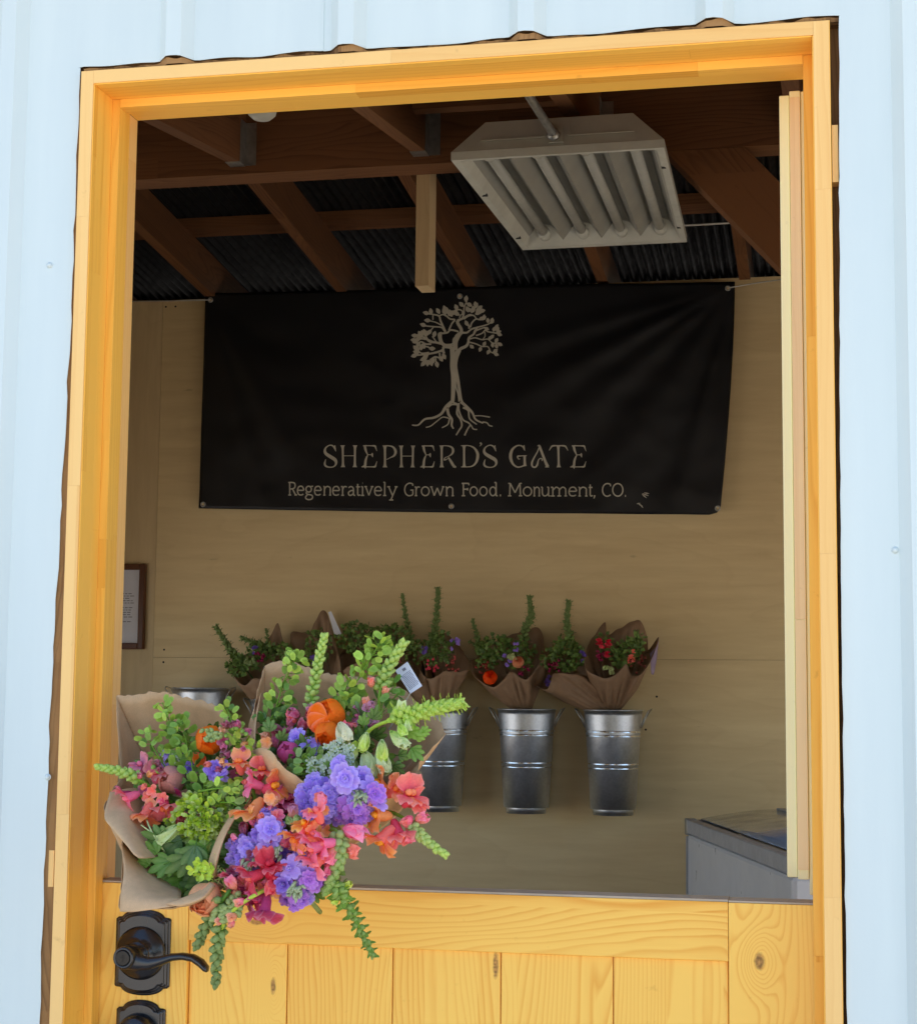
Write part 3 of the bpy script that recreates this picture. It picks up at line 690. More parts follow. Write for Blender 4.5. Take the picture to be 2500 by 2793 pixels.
# --- lettering. every glyph: strokes in a box of width 1, height 1 (y up, baseline 0), each stroke = list of (x,y[,w])
def sarc(cx, cy, rx, ry, a0, a1, n=14, w=1.0, w2=None):
    out = []
    for k in range(n+1):
        t = k/n; a = R(a0+(a1-a0)*t); ww = w if w2 is None else w+(w2-w)*math.sin(math.pi*t)
        out.append((cx+rx*math.cos(a), cy+ry*math.sin(a), ww))
    return out
def flare(x0, y0, x1, y1, w=1.0): # stem flared at both ends
    return [(x0+(x1-x0)*t, y0+(y1-y0)*t, w*k) for t, k in ((0, 2.1), (.05, 1.5), (.14, 1.05), (.3, .9), (.7, .9), (.86, 1.05), (.95, 1.5), (1, 2.1))]
TG = {
 'S': [[(.92, .74, .3), (.86, .86, .9), (.70, .97, .7), (.45, 1.0, .5), (.16, .90, .7), (.06, .74, 1.2), (.18, .60, 1.5), (.55, .46, 1.7), (.88, .33, 1.6), (.96, .17, 1.1), (.80, .03, .6), (.48, -.01, .5), (.16, .04, .9), (.06, .16, .9), (.14, .36, .3)], [(.88, 1.0, .3), (.86, .88, .8), (.94, .72, .3)]],
 'H': [flare(.14, 1, .16, 0, 1.1), flare(.86, 1, .84, 0, 1.1), [(.16, .52, .35), (.84, .52, .35)]],
 'E': [[(.20, 1, 1.8), (.22, .95, 1.2), (.26, .8, 1.1), (.36, .62, .6), (.40, .56, .45), (.33, .46, .8), (.26, .3, 1.1), (.22, .06, 1.3), (.16, 0, 2.2)], [(.1, .985, .5), (.60, .985, .5), (.86, .97, .9), (.92, .88, .6), (.99, .74, .2)], [(.36, .575, .35), (.66, .575, .35)], [(.70, .66, .2), (.68, .575, 1.0), (.72, .46, .2)], [(.0, .02, .5), (.60, .02, .5), (.86, .03, .9), (.92, .12, .6), (.99, .28, .2)]],
 'P': [flare(.24, 1, .24, 0, 1.15), [(.2, .985, .4), (.5, .985, .5), (.78, .94, .8), (.95, .80, 1.2), (.97, .66, 1.2), (.86, .53, .9), (.60, .44, .4), (.36, .36, .35)]],
 'R': [flare(.16, 1, .16, 0, 1.15), [(.12, .985, .4), (.45, .985, .5), (.72, .92, .9), (.82, .78, 1.2), (.76, .62, .9), (.55, .50, .4), (.36, .44, .4), (.32, .34, .8), (.48, .38, .4), (.60, .46, .5)], [(.55, .46, .6), (.68, .28, 1.2), (.84, .07, 1.3), (.97, 0, .9)], [(.8, .01, .4), (1.0, .01, .4)]],
 'D': [flare(.18, 1, .18, 0, 1.15), [(.0, .985, .4), (.45, .985, .5), (.76, .88, .9), (.95, .66, 1.3), (.97, .45, 1.4), (.88, .22, 1.1), (.68, .06, .7), (.4, .015, .45), (.0, .015, .4)]],
 "'": [[(.3, .95, 1.0), (.8, .75, 1.1), (.7, .4, .7), (.1, .05, .2)]],
 'G': [[(.86, .78, .2), (.80, .90, .8), (.62, .98, .6), (.40, .96, .7), (.16, .80, 1.2), (.06, .55, 1.5), (.09, .32, 1.4), (.22, .12, 1.0), (.45, .0, .7), (.70, .03, .6), (.86, .10, .7)], [(.84, 1.0, .3), (.82, .88, .9), (.88, .74, .2)], [(.86, .5, 1.3), (.86, .3, 1.1), (.87, .1, 1.4), (.88, .04, 1.6)], [(.98, .52, .4), (.62, .505, .5), (.46, .48, .8), (.52, .36, .4), (.60, .38, .3)]],
 'A': [[(.36, .96, .4), (.46, .98, .9), (.52, .85, 1.2), (.66, .55, 1.2), (.80, .25, 1.3), (.92, .03, 1.6)], [(.78, .01, .4), (1.0, .01, .4)], [(.46, .92, .4), (.36, .70, .6), (.16, .42, .7), (.04, .2, .9), (.06, .04, .8), (.22, .0, .7), (.34, .12, .9), (.42, .34, .5), (.56, .40, .5), (.62, .34, .6), (.6, .28, .3)]],
 'T': [flare(.48, 1, .50, 0, 1.1), [(.0, .76, .2), (.08, .88, .6), (.18, .97, .8), (.5, .985, .5), (.82, .97, .8), (.92, .88, .6), (.99, .76, .2)]],
}
q = MB()
WPX = 2.75
def glyph(q, strokes, x0, x1, yb, yt, w):
    for s in strokes:
        pts = [(x0+(x1-x0)*p[0], yb+(yt-yb)*p[1], w*(p[2] if len(p) > 2 else 1.0)) for p in s]
        # drop duplicate points, soften with a spline
        pts = catm(pts, 5) if len(pts) > 2 else catm([pts[0], tuple((pts[0][k]+pts[1][k])/2 for k in range(3)), pts[1]], 3)
        ribbon(q, pts)
TL = [('S', 884, 918), ('H', 928, 975), ('E', 986, 1028), ('P', 1040, 1079), ('H', 1087, 1132), ('E', 1146, 1185), ('R', 1197, 1245), ('D', 1258, 1305), ('S', 1319, 1356), ('G', 1391, 1439), ('A', 1450, 1498), ('T', 1499, 1550), ('E', 1556, 1599)]
for ch_, a, b_ in TL:
    yb = 1274+(a-884)/700*2; glyph(q, TG[ch_], a, b_, yb, yb-59.5, WPX)
glyph(q, TG["'"], 1308, 1314.5, 1219, 1208.5, 2.2)
q.build('farm_name_lettering', M_print, ban)
def sl(x, y, w=.16): return [(x-w, y), (x+w, y)]
XH = .705
def o_(x0=.06, x1=.94, y0=0, y1=XH): return sarc((x0+x1)/2, (y0+y1)/2, (x1-x0)/2, (y1-y0)/2, 0, 360, 22)
def nn(x0, x1, sl0=True): return [[(x0, XH), (x0, 0)], sl(x0, 0, .12), [(x0-.12, XH-.02), (x0, XH)], [(x0, .45), (x0+.12, .62), (x0+(x1-x0)*.55, XH), (x1-.03, .60), (x1, .42), (x1, .2), (x1, 0)], sl(x1, 0, .12)]
TS = {
 'R': [[(.2, 1), (.2, 0)], sl(.2, 0), [(.04, 1), (.5, 1), (.74, .93), (.80, .75), (.72, .57), (.48, .49), (.2, .49)], [(.5, .49), (.84, 0)], [(.72, 0), (1, 0)]],
 'e': [[(.1, .38), (.92, .38), (.90, .54), (.74, .68), (.50, XH), (.24, .64), (.09, .44), (.08, .26), (.22, .06), (.48, 0), (.74, .02), (.90, .08)]],
 'g': [sarc(.45, .47, .32, .235, 0, 360, 18), [(.66, .64), (.80, .70), (.98, .70)], [(.26, .29), (.16, .18), (.24, .08), (.5, .04), (.82, -.02), (.92, -.16), (.80, -.32), (.45, -.37), (.14, -.30), (.08, -.16), (.22, -.03), (.36, .04)]],
 'n': nn(.18, .84), 'r': [[(.3, XH), (.3, 0)], sl(.3, 0, .22), [(.06, XH-.02), (.3, XH)], [(.3, .42), (.44, .62), (.66, XH), (.94, .66)]],
 'a': [[(.12, .60), (.40, XH), (.66, .64), (.76, .48), (.76, .12), (.82, .01), (1.0, .0)], [(.76, .40), (.42, .37), (.14, .26), (.10, .12), (.24, .0), (.50, .02), (.76, .16)]],
 't': [[(.4, .92), (.4, .16), (.5, .02), (.70, 0), (.95, .05)], [(.04, XH-.02), (.9, XH-.02)]],
 'i': [[(.5, XH), (.5, 0)], sl(.5, 0, .45), [(.1, XH-.01), (.5, XH)], [(.46, .98, 1.4), (.54, .98, 1.4)]],
 'v': [[(.14, XH), (.5, 0), (.5, 0), (.86, XH)], sl(.14, XH, .14), sl(.86, XH, .14)],
 'l': [[(.5, 1.07), (.5, 0)], sl(.5, 0, .45), [(.08, 1.05), (.5, 1.07)]],
 'y': [[(.14, XH), (.52, .0)], [(.88, XH), (.5, -.1), (.36, -.36)], sl(.14, XH, .14), sl(.86, XH, .14), [(.2, -.36), (.6, -.36)]],
 'G': [[(.90, .78), (.90, .92), (.70, .99), (.45, .98), (.18, .82), (.06, .5), (.16, .18), (.42, 0), (.70, 0), (.92, .1), (.92, .42)], [(.66, .44), (1, .44)]],
 'o': [o_()], 'w': [[(.08, XH), (.28, 0), (.28, 0), (.5, .62), (.5, .62), (.72, 0), (.72, 0), (.92, XH)], sl(.08, XH, .08), sl(.92, XH, .08)],
 'F': [[(.25, 1), (.25, 0)], sl(.25, 0, .22), [(.04, .985), (.94, .985), (.94, .83)], [(.25, .52), (.78, .52)], [(.78, .62), (.78, .42)]],
 'd': [sarc(.44, .35, .36, .35, 0, 360, 20), [(.82, 1.07), (.82, 0)], [(.62, 1.05), (.82, 1.07)], [(.82, .0), (1, .0)]],
 '.': [[(.2, .03, 1.5), (.8, .03, 1.5)]],
 'M': [[(.12, 0), (.16, 1), (.16, 1), (.5, .25), (.5, .25), (.84, 1), (.84, 1), (.88, 0)], sl(.12, 0, .12), sl(.88, 0, .12), [(.03, .99), (.16, .99)], [(.84, .99), (.97, .99)]],
 'u': [[(.16, XH), (.16, .24), (.28, .04), (.48, 0), (.70, .1), (.82, .28)], [(.82, XH), (.82, 0)], [(.02, XH-.01), (.16, XH)], [(.68, XH-.01), (.82, XH)], [(.82, 0), (1, 0)]],
 'm': nn(.10, .50)+[[(.50, .45), (.6, .62), (.73, XH), (.87, .60), (.90, .42), (.90, 0)], sl(.90, 0, .08)],
 ',': [[(.6, .06, 1.4), (.5, -.08, 1.0), (.2, -.2, .5)]],
 'C': [[(.92, .78), (.90, .93), (.70, .99), (.45, .98), (.18, .82), (.06, .5), (.16, .18), (.42, 0), (.70, 0), (.94, .1)]],
 'O': [o_(.05, .95, 0, 1.0)],
}
Q2 = [('R', 786, 811), ('e', 811, 830), ('g', 832.6, 855.3), ('e', 857.3, 877), ('n', 881, 905), ('e', 906.7, 926.5), ('r', 929.5, 947), ('a', 948.5, 969), ('t', 970.8, 983), ('i', 984, 994), ('v', 994, 1018.5), ('e', 1020.5, 1041), ('l', 1044.5, 1054), ('y', 1056, 1084), ('G', 1102, 1128), ('r', 1130, 1146), ('o', 1148, 1172), ('w', 1173.5, 1212), ('n', 1214, 1239), ('F', 1259, 1280.7), ('o', 1281.6, 1304), ('o', 1308, 1330.5), ('d', 1335, 1358), ('.', 1363, 1368), ('M', 1386, 1425), ('o', 1426.6, 1452), ('n', 1454.4, 1474.7), ('u', 1475.6, 1501.3), ('m', 1504, 1548), ('e', 1551, 1573.8), ('n', 1576.8, 1604), ('t', 1605.5, 1617.6), (',', 1619, 1624.6), ('C', 1642.4, 1667.5), ('O', 1670, 1700.7), ('.', 1703.7, 1708)]
q = MB()
for ch_, a, b_ in Q2:
    yb = 1350.3+(a-786)/920*4.5
    for s in TS[ch_]:
        pts = [(a+(b_-a)*p[0], yb-34*p[1], 1.75*(p[2] if len(p) > 2 and len(s[0]) == 3 and ch_ in '.,i' else 1.0)) for p in s]
        if ch_ in 'vwMi' or len(pts) <= 3:      # straight strokes, one ribbon per segment, cut short enough to follow the folds
            for a_, c_ in zip(pts[:-1], pts[1:]):
                if abs(a_[0]-c_[0])+abs(a_[1]-c_[1]) > .05: ribbon(q, [tuple(a_[m_]+(c_[m_]-a_[m_])*k_/5 for m_ in range(3)) for k_ in range(6)], .0020)
            continue
        if len(pts) > 3: pts = catm(pts, 3)
        ribbon(q, [p for i, p in enumerate(pts) if i == 0 or abs(p[0]-pts[i-1][0])+abs(p[1]-pts[i-1][1]) > .05], .0020)
q.build('farm_motto_lettering', M_print, ban)
# --- tree emblem, traced strokes (zoom coordinates -> photo pixels)
q = MB(); S = 4.84
def T_(x, y): return (1100+x/S, 790+y/S)
def br(pts, w0, w1, sub=5):
    L = len(pts); c_ = catm([T_(x, y)+((w0+(w1-w0)*i/(L-1))/S,) for i, (x, y) in enumerate(pts)], sub); ribbon(q, c_)
def lf(x, y, ang, L=62, wd=22):
    a = R(ang); c, s = math.cos(a), -math.sin(a); pts = []
    for t, h in ((0, .25), (.3, .9), (.55, 1.0), (.8, .6), (1.0, .05)): pts.append((t, h))
    P = [(x+c*L*t - s*wd*h, y+s*L*t + c*wd*h) for t, h in pts] + [(x+c*L*t + s*wd*h, y+s*L*t - c*wd*h) for t, h in pts[::-1]]
    poly_face(q, [T_(*p) for p in P], .0015)
def twig(pts, w0, w1, leaves, L=66):
    br(pts, w0, w1)
    for (x, y, a) in leaves: lf(x, y, a, L*random.uniform(.85, 1.15), 22*random.uniform(.85, 1.15))
# trunk: main body and right strand
br([(650, 760), (655, 900), (652, 1020), (662, 1150), (660, 1300), (655, 1420), (648, 1500)], 34, 24)
br([(735, 800), (700, 900), (688, 1000), (700, 1090), (722, 1200), (745, 1340), (765, 1450), (800, 1520)], 34, 12)
br([(690, 860), (690, 1000), (690, 1080)], 14, 8)
br([(694, 1170), (695, 1280), (725, 1380), (740, 1480)], 9, 12)
br([(668, 760), (690, 700), (700, 620), (760, 570), (762, 520), (720, 450), (715, 415)], 22, 20)
br([(700, 800), (700, 700), (740, 610), (775, 570)], 22, 18)
# roots
br([(640, 1480), (560, 1550), (500, 1640), (400, 1690), (280, 1710), (195, 1785), (112, 1787)], 22, 8)
br([(580, 1570), (600, 1650), (645, 1720), (640, 1790), (665, 1840)], 20, 10)
br([(600, 1700), (520, 1685), (440, 1740), (360, 1800), (295, 1818)], 8, 7)
br([(612, 1700), (590, 1780), (510, 1825)], 10, 7)
br([(660, 1500), (720, 1530), (712, 1640), (760, 1720), (775, 1800), (740, 1860), (700, 1925)], 16, 9)
br([(735, 1500), (738, 1600), (790, 1720), (860, 1760), (900, 1800), (930, 1845), (980, 1852)], 12, 7)
br([(890, 1790), (850, 1850), (812, 1930)], 9, 11)
br([(760, 1480), (850, 1560), (915, 1630), (960, 1720), (1060, 1770)], 20, 9)
br([(790, 1560), (860, 1600), (880, 1710), (975, 1785)], 14, 8)
br([(945, 1672), (1030, 1672), (1150, 1692)], 7, 8)
br([(1050, 1755), (1110, 1765), (1140, 1800), (1185, 1812)], 9, 7)
br([(590, 1560), (640, 1520), (700, 1520)], 9, 10)
# right main limb
br([(720, 830), (760, 785), (830, 750), (860, 700), (868, 640), (930, 590), (960, 545), (1020, 520), (1080, 500)], 22, 8)
br([(775, 570), (840, 570), (900, 525), (980, 500), (1060, 480), (1130, 455), (1170, 420)], 14, 7)
br([(870, 520), (860, 470), (835, 440)], 12, 9); lf(850, 480, 115, 80, 26)
br([(885, 500), (905, 440), (960, 390), (1000, 400), (1060, 400)], 12, 7)
br([(960, 610), (1040, 580), (1080, 540), (1120, 560), (1200, 575), (1290, 590)], 9, 9)
br([(880, 655), (950, 640), (1040, 665), (1120, 660), (1180, 710), (1270, 710)], 9, 7)
br([(880, 700), (960, 720), (1040, 755), (1120, 760), (1160, 830), (1220, 850)], 9, 7)
br([(930, 590), (945, 540), (980, 510)], 12, 8); br([(1075, 560), (1080, 620), (1050, 660)], 8, 6)
for x, y, a in ((1070, 505, -25), (1150, 450, 45), (1160, 440, 70), (1120, 445, 95), (1060, 400, 80), (1040, 400, 40), (1000, 395, 20), (1190, 560, 75), (1215, 520, 55), (1230, 560, 60), (1240, 590, -15), (1230, 575, 20), (1120, 660, 30), (1150, 650, 45), (1175, 705, -80), (1215, 705, 60), (1225, 720, -75), (1250, 715, -25), (1055, 750, 60), (1030, 760, -110), (880, 735, -40), (1140, 800, -115), (1180, 840, 15), (1200, 850, -20), (1190, 830, 30)): lf(x, y, a, 70, 24)
# crown, centre
br([(735, 430), (720, 410), (790, 380), (860, 340), (900, 330)], 20, 8)
br([(775, 390), (800, 320), (800, 250), (820, 190), (840, 150)], 12, 7)
br([(800, 390), (860, 350), (930, 345), (970, 400)], 12, 8)
br([(650, 310), (680, 275), (740, 265), (780, 290), (775, 340)], 8, 10)
br([(740, 375), (760, 330)], 8, 8)
for x, y, a in ((820, 160, 80), (795, 225, 135), (715, 270, 115), (830, 240, -40), (860, 300, 110), (740, 340, 150), (900, 310, 70), (930, 300, 100), (905, 220, 150), (940, 250, 60), (960, 300, 45), (970, 300, 15), (1000, 290, 10), (960, 240, 100), (950, 330, 30), (990, 330, 60), (980, 270, 40)): lf(x, y, a, 85, 28)
# left centre limbs
br([(560, 730), (650, 720), (665, 650), (720, 610)], 10, 9)
br([(730, 560), (690, 545), (620, 535), (580, 570), (500, 580)], 12, 12)
br([(600, 540), (640, 450), (680, 400), (620, 390), (570, 350), (540, 320)], 12, 9)
br([(555, 560), (520, 480), (490, 410), (470, 350), (400, 330), (330, 320)], 16, 8)
br([(500, 470), (420, 430), (330, 410)], 8, 8); br([(540, 545), (500, 500), (400, 490), (300, 480), (250, 465)], 10, 8)
br([(400, 495), (360, 540)], 8, 8)
br([(470, 350), (520, 330), (560, 350)], 9, 8); br([(390, 340), (390, 400)], 8, 8)
for x, y, a in ((340, 320, 165), (370, 330, 100), (480, 320, 120), (560, 330, 120), (580, 320, 95), (600, 350, 80), (610, 350, 60), (640, 360, 100), (560, 290, 110), (300, 480, 160), (370, 530, -130), (360, 410, 175), (650, 330, 40)): lf(x, y, a, 88, 27)
br([(510, 590), (480, 600), (505, 700), (560, 740), (650, 745)], 30, 16)
br([(520, 720), (430, 700), (350, 690), (290, 640), (230, 620), (180, 610)], 16, 8)
br([(440, 700), (400, 640), (380, 620)], 10, 7); br([(300, 660), (240, 650), (180, 670), (140, 660)], 9, 8)
br([(440, 705), (330, 660), (300, 610)], 9, 8); br([(370, 720), (300, 720), (240, 690), (200, 700)], 12, 8)
for x, y, a in ((400, 630, 75), (300, 600, 115), (330, 600, 145), (250, 620, 95), (240, 620, 120), (190, 615, 170), (180, 670, 175), (220, 690, -125), (240, 650, 135), (280, 620, 60), (200, 670, -160), (230, 640, -160)): lf(x, y, a, 88, 28)
br([(620, 765), (540, 760), (520, 800), (440, 830), (330, 850), (240, 860), (150, 870)], 20, 8)
br([(520, 790), (540, 850)], 18, 18); br([(390, 760), (380, 800), (330, 760), (270, 750)], 12, 8)
br([(480, 840), (480, 900), (420, 890), (350, 930)], 12, 9); br([(425, 890), (435, 960)], 10, 8); br([(330, 850), (300, 920)], 10, 9); br([(340, 830), (240, 840), (190, 800)], 9, 9)
for x, y, a in ((180, 860, 195), (200, 820, 110), (190, 800, 135), (210, 830, 170), (200, 860, 140), (280, 780, 105), (320, 870, -150), (300, 910, -165), (300, 920, -120), (340, 930, -110), (360, 930, -75), (320, 930, -90), (435, 950, -75), (480, 880, -60), (520, 850, -60), (340, 780, 0), (230, 800, 80), (400, 900, -100), (290, 950, -135)): lf(x, y, a, 86, 28)
q.build('tree_emblem', M_print, ban)
q = MB()
for (x, y, L, a) in ((1760, 1350, 9, 20), (1757, 1354, 8, 40), (1763, 1346, 7, 10), (1746, 1378, 7, 30), (1741, 1374, 5, -10), (1750, 1382, 5, 50)):
    c, s = math.cos(R(a)), math.sin(R(a)); ribbon(q, [(x-c*L, y-s*L, .6), (x, y, 1.7), (x+c*L, y+s*L, .5)])
q.build('scuff_mark', M_print, ban)
adopt(ban)

# ---------------------------------------------------------------- framed notice on the plywood
fa = at(400, 1538, 3.94); fb = at(392, 1771, 3.94)
pf = empty('picture_frame', (fa.x-.12, 3.94, (fa.z+fb.z)/2)); tag(pf, 'dark wood picture frame with a printed white sheet hanging on the plywood', 'picture frame')
q = MB(); x1, x0, z0, z1 = fa.x, fa.x-.24, fb.z, fa.z; bw = .022
q.box((x0, 3.925, z0), (x0+bw, 3.9495, z1), along=2); q.box((x1-bw, 3.925, z0), (x1, 3.9495, z1), along=2); q.box((x0+bw, 3.9255, z0), (x1-bw, 3.9495, z0+bw), along=0); q.box((x0+bw, 3.9255, z1-bw), (x1-bw, 3.9495, z1), along=0)
q.build('frame', M_frame, pf, bevel=.003)
q = MB(); q.box((x0+bw, 3.942, z0+bw), (x1-bw, 3.944, z1-bw)); q.build('printed_sheet', M_card, pf)
q = MB()
for k in range(13):
    z = z1-.11-k*.0085
    if k in (5, 11): continue
    x = x0+.07
    while x < x1-.052-random.uniform(0, .01): L = random.uniform(.006, .016); q.box((x, 3.9412, z), (x+L, 3.9418, z+.0028)); x += L+.004
q.build('small_print', M_ink, pf)
adopt(pf)

# ---------------------------------------------------------------- chest freezer
fz = empty('chest_freezer', (.8, 2.9, 0)); tag(fz, 'white chest freezer with grey lid trim standing skewed along the right wall', 'freezer')
A = Vector((.483, 3.507, 0)); dd = Vector((.335, -1.25, 0)).normalized(); ee = Vector((-dd.y, dd.x, 0))   # ee points right/back
def ZP(a, e, z): return A + dd*a + ee*e + Vector((0, 0, z))
Mz = Matrix(((dd.x, ee.x, 0, A.x), (dd.y, ee.y, 0, A.y), (0, 0, 1, 0), (0, 0, 0, 1)))
LZ, WZ = 1.35, .58
q = MB(); q.box((.004, .004, .03), (LZ-.004, WZ-.004, .853), M=Mz); q.build('cabinet', M_frz, fz, bevel=.012)
q = MB()
for a, b_ in (((0, 0, .855), (LZ, .035, .897)), ((0, WZ-.035, .855), (LZ, WZ, .897)), ((0, .0352, .855), (.035, WZ-.0352, .897)), ((LZ-.035, .0352, .855), (LZ, WZ-.0352, .897))): q.box(a, b_, M=Mz)
q.build('lid_trim', M_frzgrey, fz, bevel=.004)
q = MB(); q.box((-.003, -.003, .850), (.03, .03, .901), M=Mz); q.build('corner_cap', M_zinc, fz, bevel=.004)
q = MB(); q.box((-.002, .002, .05), (.0, .012, .845), M=Mz); q.box((.012, -.0015, .05), (.018, .0025, .845), M=Mz); q.build('corner_trim', M_frzgrey, fz)
q = MB(); q.sm = True
nn_ = 16
for j in range(2):
    for i in range(nn_+1):
        t = i/nn_; q.vert(ZP(.04+j*(LZ-.08), .04+(WZ-.08)*t, .900+.03*math.sin(math.pi*t)))
for i in range(nn_): q.face((i, i+1, nn_+2+i, nn_+1+i))
q.build('glass_lid', M_glass, fz, solid=.004)
q = MB(); q.box((.04, .04, .60), (LZ-.04, WZ-.04, .62), M=Mz)
q.build('inner_shelf', M_frz, fz)
q = MB(); q.box((.038, WZ/2-.012, .931), (LZ-.038, WZ/2+.012, .936), M=Mz); q.build('lid_handle', M_frzgrey, fz, bevel=.002)
adopt(fz)

# ---------------------------------------------------------------- galvanised buckets on the wall
M_band = plain('bright_zinc_band', (.80, .83, .86), .24, 1.0, .08, 30)
bucket_px = [530, 748, 970, 1192, 1430, 1668]
def bucket(k, label):
    px = bucket_px[k]; p = at(px, 2209, 3.80); q0 = at(px, 1932, 3.80); X = p.x; dz_ = (.062, .024, .010, 0, 0, 0)[k]; Z0 = .885+dz_; Z1 = 1.231+dz_; Yc = 3.832
    b_ = empty('flower_bucket', (X, Yc, Z0)); tag(b_, label, 'bucket', 'galvanised buckets hung in a row on the plywood wall')
    H = Z1-Z0; r0, r1 = .066, .098
    rr = lambda z: r0+(r1-r0)*(z/H)
    prof = [(.0, .003), (r0-.002, .003), (r0, .0)]
    bands = (.118*H/.346, .222, .240, .300, .318)
    for z in [i*H/60 for i in range(61)]:
        bump = sum(.0022*math.exp(-((z-h)/.0022)**2) for h in (.085, .186, .196, .268, .278)); prof.append((rr(z)+bump, z))
    zz = []
    prof = [(.0, .003), (r0-.002, .003), (r0-.0015, .0), (r0, .0), (r0, .0004)]
    z = 0
    pts = sorted(set([i*H/20 for i in range(21)]+[h+d for h in (.065, .156, .170, .262, .276) for d in (-.004, -.002, 0, .002, .004)]))
    for z in pts:
        prof.append((rr(z), z))
    prof += [(r1, H-.0005), (r1+.003, H-.0004), (r1+.003, H), (r1+.003, H+.003), (r1-.002, H+.003), (r1-.003, H-.004), (r0+.01, .02), (0, .02)]
    q = MB(); q.sm = True; q.lathe(prof, 64, (X, Yc, Z0))
    for i, v in enumerate(q.v):
        a_ = math.atan2(v[1]-Yc, v[0]-X); kk = 1+.007*noise.noise(Vector((math.cos(a_)*2.2+k*9, math.sin(a_)*2.2, v[2]*2.5)))+.004*noise.noise(Vector((math.cos(a_)*6+k*5, math.sin(a_)*6, v[2]*9)))
        q.v[i] = (X+(v[0]-X)*kk, Yc+(v[1]-Yc)*kk, v[2])
    q.build('bucket_body', M_galv, b_)
    for h in (.065, .156, .170, .262, .276):
        q = MB(); q.sm = False; q.lathe([(rr(h)-.001, h-.0034), (rr(h)+.0040, h-.0028), (rr(h)+.00355, h+.0005), (rr(h)+.0029, h+.0030), (rr(h)-.001, h+.0040)], 96, (X, Yc, Z0)); q.build('raised_band', M_band, b_)
    for s in (-1, 1):
        q = MB(); q.sm = True; x = X+s*(r1+.001); z = Z1-.012
        q.tube([(x-s*.006, Yc-.016, z-.045), (x+s*.004, Yc-.022, z-.02), (x+s*.022, Yc-.03, z+.012), (x+s*.03, Yc, z+.018), (x+s*.022, Yc+.03, z+.012), (x+s*.004, Yc+.022, z-.02), (x-s*.006, Yc+.016, z-.045)], .0021, 6)
        q.build('bucket_handle', M_zinc, b_)
    q = MB(); q.box((X-.012, Yc+.096, Z1-.03), (X+.012, PY-.001, Z1-.005)); q.box((X-.02, Yc+.068, Z0+.03), (X+.02, PY-.001, Z0+.045)); q.build('wall_hook', M_zinc, b_)
    adopt(b_); return b_
BL = ['empty galvanised bucket, leftmost on the wall, above the left kraft wrap', 'galvanised bucket mostly hidden behind the wrapped bouquet, second from the left', 'galvanised bucket hidden behind the foreground flowers, third from the left',
      'galvanised bucket partly behind the foreground paper corner and snapdragons', 'fully visible galvanised bucket holding the bouquet with the orange ranunculus', 'galvanised bucket nearest the freezer, rightmost of the row']
for k in range(6):
    bucket(k, BL[k])
# ---------------------------------------------------------------- flowers
VF = -fw                                           # general facing of the bouquets, out of the doorway
def rv(s): return Vector((random.uniform(-s, s), random.uniform(-s, s), random.uniform(-s, s)))
def unit(v): return v.normalized()
GP_ = lin(206, 218, 150)
def petal(q, o, d, n, L, W, cup=.2, curl=.5, c0=(1, 1, 1, 1), c1=None, ruf=0.0, nu=5, nv=4, notch=0.0, wide=.62, edge=None):
    d = unit(d); n = unit(n - d*n.dot(d)); s = d.cross(n); c1 = c1 or c0; ph = random.random()*6
    ids = []
    for i in range(nu+1):
        t = i/nu
        w_ = W*.5*(max(0, t)**(.55/wide*.62))*max(0, 1-t**3.4)**.5*1.22 if i else W*.08
        if i == nu: w_ = W*.30
        a = curl*t
        al = L*t if abs(curl) < .01 else L*math.sin(a)/curl; hn = 0 if abs(curl) < .01 else L*(1-math.cos(a))/curl
        row = []
        for j in range(nv+1):
            x = -1+2*j/nv
            back = (notch*(1-abs(x))**2*t**4 - .13*abs(x)**2*(t**6))*L if nv > 2 else 0
            p = o + d*(al-max(0, back)*1.0 - (L*.13*x*x*t**5)) + s*(w_*x) + n*(hn + cup*W*.5*x*x*t + ruf*L*t*t*math.sin(x*4.2+ph+t*2))
            cc = mixc(c0, c1, min(1, t*1.1)); 
            if nv > 2 and (i == nu or abs(x) == 1): cc = mixc(cc, (1, 1, 1, 1), .13)
            elif nv == 2 and x == 0: cc = mixc(cc, GP_, .16)
            row.append(q.vert(p, cc))
        ids.append(row)
    for i in range(nu):
        for j in range(nv): q.face((ids[i][j], ids[i][j+1], ids[i+1][j+1], ids[i+1][j]))
def blob(q, o, d, L, r, c0, c1=None, n=6, m=5, tip=.35):
    d = unit(d); a = d.orthogonal().normalized(); b_ = d.cross(a); rings = []; c1 = c1 or c0
    for i in range(m+1):
        t = i/m; rr = r*math.sin(math.pi*min(1, max(.02, t**.8)))**.75 if 0 < i < m else r*.08
        if t > .7: rr *= 1-(t-.7)*tip
        rings.append([q.vert(o+d*L*t+(a*math.cos(2*math.pi*k/n)+b_*math.sin(2*math.pi*k/n))*rr, mixc(c0, c1, t)) for k in range(n)])
    for i in range(m):
        for k in range(n): q.face((rings[i][k], rings[i][(k+1) % n], rings[i+1][(k+1) % n], rings[i+1][k]))
    q.face(rings[0][::-1]); q.face(rings[-1])
def pbud(q, o, d, L, r, c0, c1):
    d = unit(d); a = d.orthogonal().normalized(); b_ = d.cross(a); t0 = random.random()*6
    blob(q, o, d, L*.9, r*.8, c0, mixc(c1, c0, .4), 7, 4)
    for k in range(4):
        t = t0+2*math.pi*k/4+random.uniform(-.3, .3); ra = a*math.cos(t)+b_*math.sin(t)
        petal(q, o+ra*r*.15, d+ra*.60, -ra, L*random.uniform(.85, 1.1), r*2.2, .55, 1.05, c0, jit(c1, .12), ruf=.04, nu=5, nv=4)
def perp(d):
    d = unit(d); a = d.orthogonal().normalized(); return a, d.cross(a)
